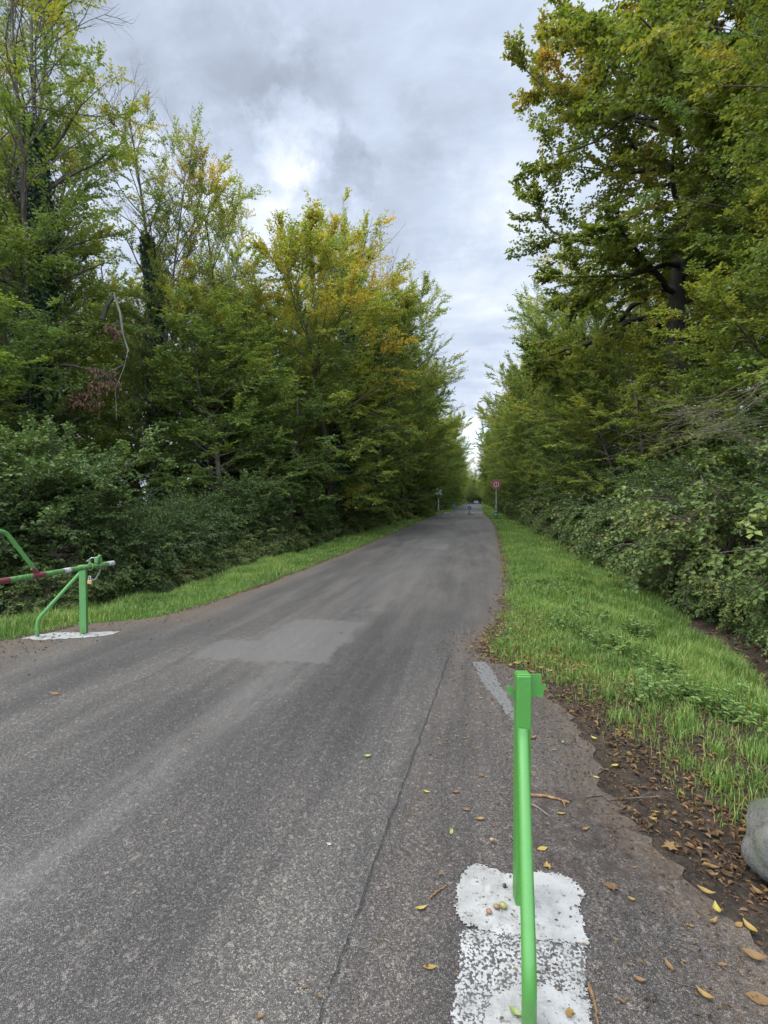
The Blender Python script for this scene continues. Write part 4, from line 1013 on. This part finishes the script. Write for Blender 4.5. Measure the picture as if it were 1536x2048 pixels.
# ------------------------------------------------------------------ near green receiver post
def sweep_brace(root, name, pts, r, mat):
    mb = MB(); pts = [np.array(p, float) for p in pts]
    # round the corners
    out_ = [pts[0]]
    for a, b, c_ in zip(pts, pts[1:], pts[2:]):
        la = min(.07, np.linalg.norm(b - a) * .45); lc = min(.07, np.linalg.norm(c_ - b) * .45)
        p0 = b + (a - b) / np.linalg.norm(b - a) * la; p2 = b + (c_ - b) / np.linalg.norm(c_ - b) * lc
        for s in np.linspace(0, 1, 7): out_.append((1 - s) ** 2 * p0 + 2 * s * (1 - s) * b + s * s * p2)
    out_.append(pts[-1])
    mb.tube(out_, r, 24)
    return mb.build(name, mat, root)
def receiver():
    b = P(1042.5, 1806)
    root = empty('barrier_post', (b.x, b.y, 0), 0.0)
    az = YAW - .02
    rot = Matrix.Rotation(az, 4, 'Z')
    mb = MB(); mb.box((0, 0, .46), (.056, .056, .918), rot, 0, .004); mb.build('post', M['green'], root)
    # cap: thin plate slightly smaller
    mb = MB(); mb.box((0, 0, .921), (.050, .050, .006), rot, 0, .002); mb.build('cap', M['green'], root)
    # bracket plate behind the post with upturned hooks
    r3 = np.array(rot.to_3x3())
    def plate(name, pr, y0, th):
        n_ = len(pr); v = np.array([[x, y0, z] for x, z in pr] + [[x, y0 + th, z] for x, z in pr]) @ r3.T
        mb = MB(); mb.add(v, [list(range(n_))], 0, 0, False); mb.add(v, [list(range(2 * n_ - 1, n_ - 1, -1))], 0, 0, False)
        mb.add(v, [[(i + 1) % n_, i, n_ + i, n_ + (i + 1) % n_] for i in range(n_)], 0, 0, False)
        return mb.build(name, M['green'], root)
    plate('bracket', [(.028, .818), (.088, .818), (.089, .842), (.0985, .852), (.0985, .868), (.090, .868), (.082, .862), (.080, .868), (.080, .909), (.028, .909)], .022, .008)
    plate('hook', [(-.028, .823), (-.028, .835), (-.036, .852), (-.046, .866), (-.055, .868), (-.060, .860), (-.058, .845), (-.048, .832)], .004, .010)
    f = P(1058, 2062)
    dv = np.array([f.x - b.x, f.y - b.y])
    u = dv / np.linalg.norm(dv)
    br = sweep_brace(root, 'brace', [(u[0] * .03, u[1] * .03, .715), (u[0] * .045, u[1] * .045, .675), (dv[0], dv[1], .17), (dv[0], dv[1], -.02)], .0225, M['green'])
    mb = MB(); mb.tube([(u[0] * .056, u[1] * .056, .688), (u[0] * .065, u[1] * .065, .6875)], .0028, 10); mb.build('drain_hole', M['signblack'], br)
    # weld bead
    mb = MB(); th = np.linspace(0, 2 * PI, 20)
    tag(root, 'bright green square post with diagonal tube brace standing on white paint in the foreground', 'barrier post')
receiver()

# ------------------------------------------------------------------ left barrier: rest post + arm
def left_barrier():
    b = P(168, 1268)
    root = empty('barrier_post', (b.x, b.y, 0), 0)
    rot = Matrix.Rotation(YAW + .25, 4, 'Z')
    mb = MB(); mb.box((0, 0, .40), (.072, .072, .84), rot, 0, .004); mb.build('post', M['green2'], root)
    mb = MB(); mb.box((0, 0, .824), (.10, .085, .008), rot, 0, .002); mb.build('top_plate', M['green2'], root)
    f = P(75, 1274); dv = np.array([f.x - b.x, f.y - b.y]); u = dv / np.linalg.norm(dv)
    sweep_brace(root, 'brace', [(u[0] * .03, u[1] * .03, .735), (u[0] * .07, u[1] * .07, .69), (dv[0], dv[1], .2), (dv[0], dv[1], -.02)], .021, M['green2'])
    tag(root, 'weathered green post with bent tube brace carrying the open barrier arm at left', 'barrier post')
    # arm
    zA = .862
    tip = P(226, 1126, zA); lf = P(0, 1163, zA)
    d = (lf - tip); d.z = 0; dn = d.normalized()
    A = empty('boom_barrier', (tip.x, tip.y, zA), 0)
    ln = 5.2
    at_ = lambda s: np.array([dn.x * s, dn.y * s, 0])
    def tubeseg(name, s0, s1, r, mat, par):
        mb = MB(); mb.tube([at_(s0), at_((s0 + s1) / 2), at_(s1)], r, 20); return mb.build(name, mat, par)
    tubeseg('beam', 0.0, ln, .027, M['green2'], A)
    def s_at(px):   # arc length along the arm where the photo column px lies
        best = 0
        inv = CM.transposed()
        for s in np.linspace(0, 3, 600):
            w_ = inv @ (Vector((tip.x + dn.x * s, tip.y + dn.y * s, zA)) - Vector((0, 0, CAMZ)))
            if 768 + FPX * w_.x / -w_.z <= px: return s
        return best
    S = s_at
    tubeseg('white_band', -.004, S(215), .029, M['white'], A)
    tubeseg('white_band', S(139), S(127), .029, M['white'], A)
    tubeseg('maroon_band', S(88), S(64), .029, M['maroon'], A)
    tubeseg('maroon_band', S(18), S(-8), .029, M['maroon'], A)
    # brace rising from the beam to the pivot mast
    s0 = S(76); s1 = S(12); top = .46
    mid = at_(s1) + np.array([0, 0, top])
    br = sweep_brace(A, 'brace', [at_(s0) + np.array([0, 0, .02]), mid, at_(ln - .1) + np.array([0, 0, top + .05])], .019, M['green2'])
    e = mid - at_(s0); mb = MB(); mb.tube([at_(s0) + np.array([0, 0, .02]), at_(s0) + e * .17], .0205, 16); mb.build('maroon_band', M['maroon'], br)
    tag(A, 'green barrier arm tube with white and maroon bands, swung open at the left roadside', 'barrier arm')
    # mast out of view
    base = Vector((tip.x + dn.x * ln, tip.y + dn.y * ln, 0))
    mm = empty('barrier_mast', base, 0)
    mb = MB(); mb.tube([(0, 0, -.05), (0, 0, .7), (0, 0, 1.42)], .06, 20); mb.build('post', M['green2'], mm)
    mb = MB(); mb.tube([(0, 0, 1.42), (0, 0, 1.44)], [.064, .05], 20); mb.build('cap', M['green2'], mm)
    tag(mm, 'green round pivot mast of the barrier outside the left edge', 'barrier mast')
    # latch on the beam
    s2 = S(197)
    lt = empty('barrier_latch', (tip.x + at_(s2)[0], tip.y + at_(s2)[1], zA + .03), 0)
    rr = Matrix.Rotation(math.atan2(dn.y, dn.x), 4, 'Z')
    mb = MB(); mb.box((0, 0, .035), (.07, .05, .07), rr, 0, .006); mb.box((.02, 0, .075), (.03, .03, .03), rr, 0, .004); mb.build('housing', M['green2'], lt)
    mb = MB(); mb.tube([(-.0, 0, .05), (-.06, -.03, .06), (-.10, -.05, .02)], .006, 8); mb.build('lever', M['steel'], lt)
    tag(lt, 'small green latch box with steel lever on top of the arm near its white tip', 'latch')
    s3 = S(178)
    st = empty('padlock', (tip.x + at_(s3)[0] + .035, tip.y + at_(s3)[1] - .03, 0), 0)
    mb = MB(); mb.box((0, 0, .70), (.046, .02, .042), Matrix.Rotation(YAW, 4, 'Z'), 0, .004); mb.build('body', M['brass'], st)
    th = np.linspace(0, PI, 12)
    mb = MB(); mb.tube([(math.cos(a) * .014, 0, .745 + math.sin(a) * .022) for a in th], .004, 8); mb.tube([(.014, 0, .72), (.014, 0, .745)], .004, 8); mb.tube([(-.014, 0, .72), (-.014, 0, .745)], .004, 8); mb.build('shackle', M['steel'], st)
    tag(st, 'brass padlock hanging under the barrier arm beside the left post', 'padlock')
    ch = MB(); s4 = S(200)
    p0 = np.array([tip.x, tip.y, 0]) + at_(s3) + np.array([.035, -.03, .755]); p1 = np.array([tip.x, tip.y, 0]) + at_(s4) + np.array([.03, -.02, .86])
    k_ = 16
    for i in range(k_):
        t_ = i / (k_ - 1); c_ = p0 * (1 - t_) + p1 * t_ - np.array([0, 0, .34 * t_ * (1 - t_)]); a_ = np.linspace(0, 2 * PI, 9)
        ori = (np.array([1, 0, .3]), np.array([0, 0, 1.])) if i % 2 else (np.array([1, 0, .3]), np.array([0, 1., 0]))
        ch.tube([c_ - p0 + ori[0] * math.cos(a) * .011 + ori[1] * math.sin(a) * .006 for a in a_], .0022, 5, caps=False)
    o = ch.build('chain', M['steel']); o.location = p0
    tag(o, 'thin steel chain looping below the barrier arm tip beside the padlock', 'chain')
    cl = MB(); s5 = S(181)
    a_ = np.linspace(0, 2 * PI, 17)
    side = np.array([-dn.y, dn.x, 0])
    cl.tube([at_(s5) + side * math.cos(a) * .038 + np.array([0, 0, math.sin(a) * .038]) for a in a_], .007, 8, caps=False)
    cl.tube([at_(s5) + np.array([0, 0, .038]), at_(s5) + np.array([-.02, 0, .085])], .007, 8)
    cl.build('clamp', M['green2'], A)
left_barrier()

# ------------------------------------------------------------------ signs
def disc(mb, r, y, th=.003, n_=40, r_in=0.0):
    a = np.linspace(0, 2 * PI, n_, endpoint=False)
    if r_in <= 0:
        f0 = [[r * math.cos(t_), y, r * math.sin(t_)] for t_ in a]; f1_ = [[r * math.cos(t_), y + th, r * math.sin(t_)] for t_ in a]
        i = np.arange(n_)
        mb.add(f0 + f1_, [[k_, (k_ + 1) % n_, n_ + (k_ + 1) % n_, n_ + k_] for k_ in i], 0, 0, False)
        mb.add(f0, [list(i[::-1])], 0, 0, False); mb.add(f1_, [list(i)], 0, 0, False)
    else:
        v = [[q_ * math.cos(t_), yy_, q_ * math.sin(t_)] for yy_ in (y, y + th) for q_ in (r, r_in) for t_ in a]
        f = []
        for k_ in range(n_):
            j = (k_ + 1) % n_
            f += [[k_, n_ + k_, n_ + j, j], [2 * n_ + k_, 2 * n_ + j, 3 * n_ + j, 3 * n_ + k_], [k_, j, 2 * n_ + j, 2 * n_ + k_], [n_ + k_, 3 * n_ + k_, 3 * n_ + j, n_ + j]]
        mb.add(v, f, 0, 0, False)
def prism(mb, pr, y, th):
    n_ = len(pr); v = [[x, y, z] for x, z in pr] + [[x, y + th, z] for x, z in pr]
    mb.add(v, [list(range(n_))], 0, 0, False); mb.add(v, [list(range(2 * n_ - 1, n_ - 1, -1))], 0, 0, False)
    mb.add(v, [[(i + 1) % n_, i, n_ + i, n_ + (i + 1) % n_] for i in range(n_)], 0, 0, False)
def sleeve(root, h, r):
    mb = MB(); mb.tube([(0, 0, -.05), (0, 0, h * .5), (0, 0, h)], [r * 1.08, r, r * .95], 20)
    s = mb.build('post_sleeve', M['darkgreen'], root)
    for z0 in (.42, .74):
        mb = MB(); mb.tube([(0, 0, h * z0), (0, 0, h * (z0 + .12))], r * 1.03, 20); mb.build('white_band', M['white'], s)
    mb = MB(); mb.tube([(0, 0, h), (0, 0, h + .05)], [r * 1.1, r * .8], 20); mb.build('collar', M['darkgreen'], s)
def tall_sign():
    b = P(992, 1037)
    zg = float(hgt(b.x, b.y))
    e = empty('traffic_sign', (b.x, b.y, zg), YAW)
    Z = math.hypot(b.x, b.y) * .98
    cz = 1.6 + (1001 - 969) / FPX * Z - zg
    mb = MB(); mb.tube([(0, 0, -.05), (0, 0, 1.5), (0, 0, cz + .25)], .034, 12); mb.build('pole', M['polemetal'], e)
    sleeve(e, .82, .15)
    f = MB(); v = MB(); disc(f, .425, -.065, .02); o = f.build('backing', M['white'], e)
    o.location = (0, 0, cz)
    g_ = MB(); disc(g_, .41, -.070, .004, 48, .265); q_ = g_.build('red_ring', M['signred'], e); q_.location = (0, 0, cz)
    g_ = MB(); disc(g_, .262, -.070, .004, 48); q_ = g_.build('white_face', M['white'], e); q_.location = (0, 0, cz)
    g_ = MB(); prism(g_, [(-.17, -.03), (-.10, -.19), (-.03, -.03), (-.07, -.03), (-.07, .18), (-.13, .18), (-.13, -.03)], -.076, .004); q_ = g_.build('down_arrow', M['signblack'], e); q_.location = (0, 0, cz)
    g_ = MB(); prism(g_, [(.05, -.17), (.12, -.17), (.12, .07), (.155, .07), (.085, .18), (.015, .07), (.05, .07)], -.076, .004); q_ = g_.build('up_arrow', M['signdarkred'], e); q_.location = (0, 0, cz)
    tag(e, 'round red-ringed sign with two arrows on a tall pole with green sleeve', 'traffic sign')
tall_sign()
def rear_sign():
    b = P(877, 1023); zg = float(hgt(b.x, b.y)); e = empty('traffic_sign', (b.x, b.y, zg), YAW)
    Z = 72.0; z0 = 1.6 + (1001 - 989) / FPX * Z - zg; z1 = 1.6 + (1001 - 977) / FPX * Z - zg
    mb = MB(); mb.tube([(0, 0, -.05), (0, 0, 1.5), (0, 0, z1 - .03)], .04, 12); mb.build('pole', M['greymetal'], e)
    sleeve(e, .8, .13)
    mb = MB(); mb.box((0, .07, (z0 + z1) / 2), (.86, .03, z1 - z0), None, 0, .012); mb.build('panel_back', M['greymetal'], e)
    for z in (z0 + .2, z1 - .2):
        mb = MB(); mb.box((0, .045, z), (.80, .025, .05)); mb.build('rail', M['polemetal'], e)
    tag(e, 'square sign seen from behind, grey back, at the left verge in the distance', 'traffic sign')
rear_sign()
def keep_sign(px, py, r, cz, arrow, label, ang=-0.79):
    b = P(px, py); e = empty('keep_left_sign', (b.x, b.y, 0), YAW)
    mb = MB(); mb.box((0, 0, cz * .5 - .1), (.09, .05, cz - .1), None, 0, .01); mb.build('post', M['darkgreen'] if arrow == 2 else M['signblue'], e)
    mb = MB(); disc(mb, r, -.05, .03); o = mb.build('backing', M['greymetal'] if arrow == 2 else M['white'], e); o.location = (0, 0, cz)
    mb = MB(); disc(mb, r * .95, -.056, .005); o = mb.build('blue_face', M['signblue'], e); o.location = (0, 0, cz)
    pr = np.array([(-.05, -.19), (-.05, .03), (-.12, .03), (0, .18), (.12, .03), (.05, .03), (.05, -.19)]) * r * .82 / .24
    if arrow == 2: pr = pr * .6
    a = PI + ang
    pr = [(x * math.cos(a) - z * math.sin(a), x * math.sin(a) + z * math.cos(a)) for x, z in pr]
    mb = MB(); prism(mb, pr, -.063, .005); o = mb.build('arrow', M['white'] if arrow == 1 else M['greymetal'], e); o.location = (0, 0, cz)
    tag(e, label, 'traffic sign', 'round blue arrow signs in the road')
keep_sign(938.5, 1028.6, .24, .76, 1, 'blue round sign with white diagonal arrow on a short post in mid-road')
keep_sign(908.3, 1023.6, .23, .78, 2, 'blue round sign with faint arrow on a short post by the far left verge')

# ------------------------------------------------------------------ far cars
def car(x, y, rz, mat, label):
    e = empty('parked_car', (x, y, 0), rz)
    W2 = .88
    prof = [(-2.05, .35), (-2.1, .62), (-1.95, .85), (-1.15, .98), (-.45, 1.42), (.75, 1.48), (1.55, 1.28), (1.95, .95), (2.08, .7), (2.05, .32)]
    mb = MB(); n_ = len(prof)
    secs = [(-W2, 1.0), (-W2 * .97, 1.0), (0, 1.0), (W2 * .97, 1.0), (W2, 1.0)]
    rows = []
    for s in (-1, -.93, 0, .93, 1):
        k_ = .93 if abs(s) == 1 else 1.0
        rows.append([[s * W2 * (1 - .22 * max(0, (z - .95) / .5)), yy_ * (k_ if abs(s) == 1 else 1), .3 + (z - .3) * (.97 if abs(s) == 1 else 1)] for yy_, z in prof])
    v = np.array(rows).reshape(-1, 3)
    f = []
    for a in range(4):
        for i in range(n_):
            j = (i + 1) % n_
            f.append([a * n_ + i, a * n_ + j, (a + 1) * n_ + j, (a + 1) * n_ + i])
    mb.add(v, f, 0, 0, False); mb.add(v, [list(range(n_))[::-1]], 0, 0, False); mb.add(v, [list(range(4 * n_, 5 * n_))], 0, 0, False)
    mb.build('body', M[mat], e)
    mb = MB()
    mb.add([[-.70, -1.14, 1.01], [.70, -1.14, 1.01], [.60, -.50, 1.41], [-.60, -.50, 1.41]], [[0, 1, 2, 3]], 0, 0, False); mb.build('windscreen', M['glass'], e)
    for s in (-1, 1):
        mb = MB(); mb.add([[s * .895, -.9, .96], [s * .895, 1.4, 1.0], [s * .76, 1.1, 1.32], [s * .755, -.35, 1.36]], [[0, 1, 2, 3]], 0, 0, False); mb.build('side_window', M['glass'], e)
        mb = MB(); mb.box((s * .62, -2.06, .68), (.30, .08, .14), None, 0, .02); mb.build('headlight', M['lamp'], e)
        for yy_ in (-1.3, 1.3):
            mb = MB(); mb.tube([(s * .72, yy_, .32), (s * .91, yy_, .32)], .32, 18); w_ = mb.build('wheel', M['rubber'], e)
            mb = MB(); mb.tube([(s * .915, yy_, .32), (s * .925, yy_, .32)], .2, 14); mb.build('rim', M['steel'], w_)
    mb = MB(); mb.box((0, -2.11, .45), (.5, .02, .11)); mb.build('number_plate', M['white'], e)
    tag(e, label, 'car', 'cars at the far end of the road')
c1 = P(952.3, 1008.6); car(c1.x, c1.y, YAW * 0, 'carblue', 'dark blue car at the far end of the road')
c2 = P(959.5, 1007.2); car(c2.x + .4, c2.y, .9, 'carwhite', 'white car just right of and behind the blue car')

# ------------------------------------------------------------------ hanging broken branch with dead brown leaves
def broken_branch():
    rg = np.random.default_rng(21)
    Z = 14.5
    def Q(px, py, dz=0.0):
        d = CM @ Vector(((px - 768) / FPX, (1024 - py) / FPX, -1)); return np.array(Vector((0, 0, CAMZ)) + d * (Z + dz))
    org = Q(228, 592)
    e = empty('broken_branch', org)
    def ln(l_): return [Q(a, b) - org for a, b in l_]
    mb = MB()
    mb.tube(ln([(205, 640), (212, 615), (228, 592)]), [.07, .06, .05], 8, 0); mb.build('snapped_limb', M['barkdark'], e)
    mb = MB()
    mb.tube(ln([(228, 590), (240, 625), (246, 670), (256, 700), (250, 730), (215, 745), (180, 765), (148, 785)]), [.035, .032, .03, .026, .022, .016, .012, .006], 7)
    mb.tube(ln([(250, 730), (230, 780), (233, 815), (233, 840)]), [.015, .012, .010, .005], 6)
    mb.tube(ln([(233, 810), (222, 820), (216, 826)]), [.007, .006, .003], 5)
    for a, b, c_, d in [((215, 745), (190, 735), (165, 760), 0), ((200, 755), (170, 790), (160, 800), 0), ((248, 690), (215, 685), (190, 683), 0), ((240, 640), (225, 650), (215, 665), 0), ((235, 738), (200, 765), (185, 790), 0)]:
        mb.tube(ln([a, b, c_]), [.008, .006, .003], 5)
    mb.build('hanging_bough', M['barkpale'], e)
    lf = MB(); n_ = 900
    cl = [(150, 790, 14), (170, 780, 18), (185, 760, 20), (205, 760, 22), (225, 760, 16), (160, 800, 12), (188, 800, 14), (235, 660, 8), (222, 650, 9), (215, 740, 14), (190, 735, 12)]
    for px, py, s in cl:
        m_ = 95
        c0 = np.array([Q(px + rg.normal() * s * .6, py + abs(rg.normal()) * s * .7, rg.normal() * .25) - org for _ in range(m_)])
        add_leaves(lf, c0, np.array([0, 0, -1.]) + rg.normal(size=(m_, 3)) * .35, rg.normal(size=(m_, 3)), .12 * rg.uniform(.7, 1.2, m_), .06, np.clip(rg.normal(.38, .1, m_), 0, 1))
    lf.build('dead_leaves', M['deadleaf'], e)
    tag(e, 'broken pale branch hanging down with clusters of dead red-brown leaves among the left trees', 'branch')
broken_branch()

def dry_twigs():
    rg = np.random.default_rng(31); Z = 5.6
    def Q(px, py, dz=0.0):
        d = CM @ Vector(((px - 768) / FPX, (1024 - py) / FPX, -1)); return np.array(Vector((0, 0, CAMZ)) + d * (Z + dz))
    org = Q(1560, 880)
    e = empty('dead_bramble', org)
    mb = MB()
    for k_ in range(40):
        a = (1530 + rg.normal() * 14, 840 + rg.normal() * 45); b = (1440 + rg.normal() * 25, 790 + rg.uniform(0, 90)); c = (1350 + rg.normal() * 35, 780 + rg.uniform(0, 130)); d_ = (c[0] - rg.uniform(30, 110), c[1] + rg.normal() * 25)
        dz = rg.uniform(.0, 1.0)
        P4 = [Q(*a, dz), Q(*b, dz - .1), Q(*c, dz - .15), Q(*d_, dz)]
        t_ = np.linspace(0, 1, 9)[:, None]
        cur = (1 - t_) ** 3 * P4[0] + 3 * t_ * (1 - t_) ** 2 * P4[1] + 3 * t_ ** 2 * (1 - t_) * P4[2] + t_ ** 3 * P4[3] - org
        cur += rg.normal(size=cur.shape) * .012
        mb.tube(cur, np.linspace(.0028, .0009, 9), 5, caps=False)
        for _ in range(3):
            i0 = rg.integers(3, 8); dd_ = rg.normal(size=3) * .09
            mb.tube([cur[i0], cur[i0] + dd_ * .5 + rg.normal(size=3) * .01, cur[i0] + dd_], [.0018, .0014, .001], 4, caps=False)
    o = mb.build('dry_stems', M['drystem'], e); o['kind'] = 'stuff'
    tag(e, 'tangle of pale dry leafless stems in the leaves near the right edge', 'dead bramble')
dry_twigs()
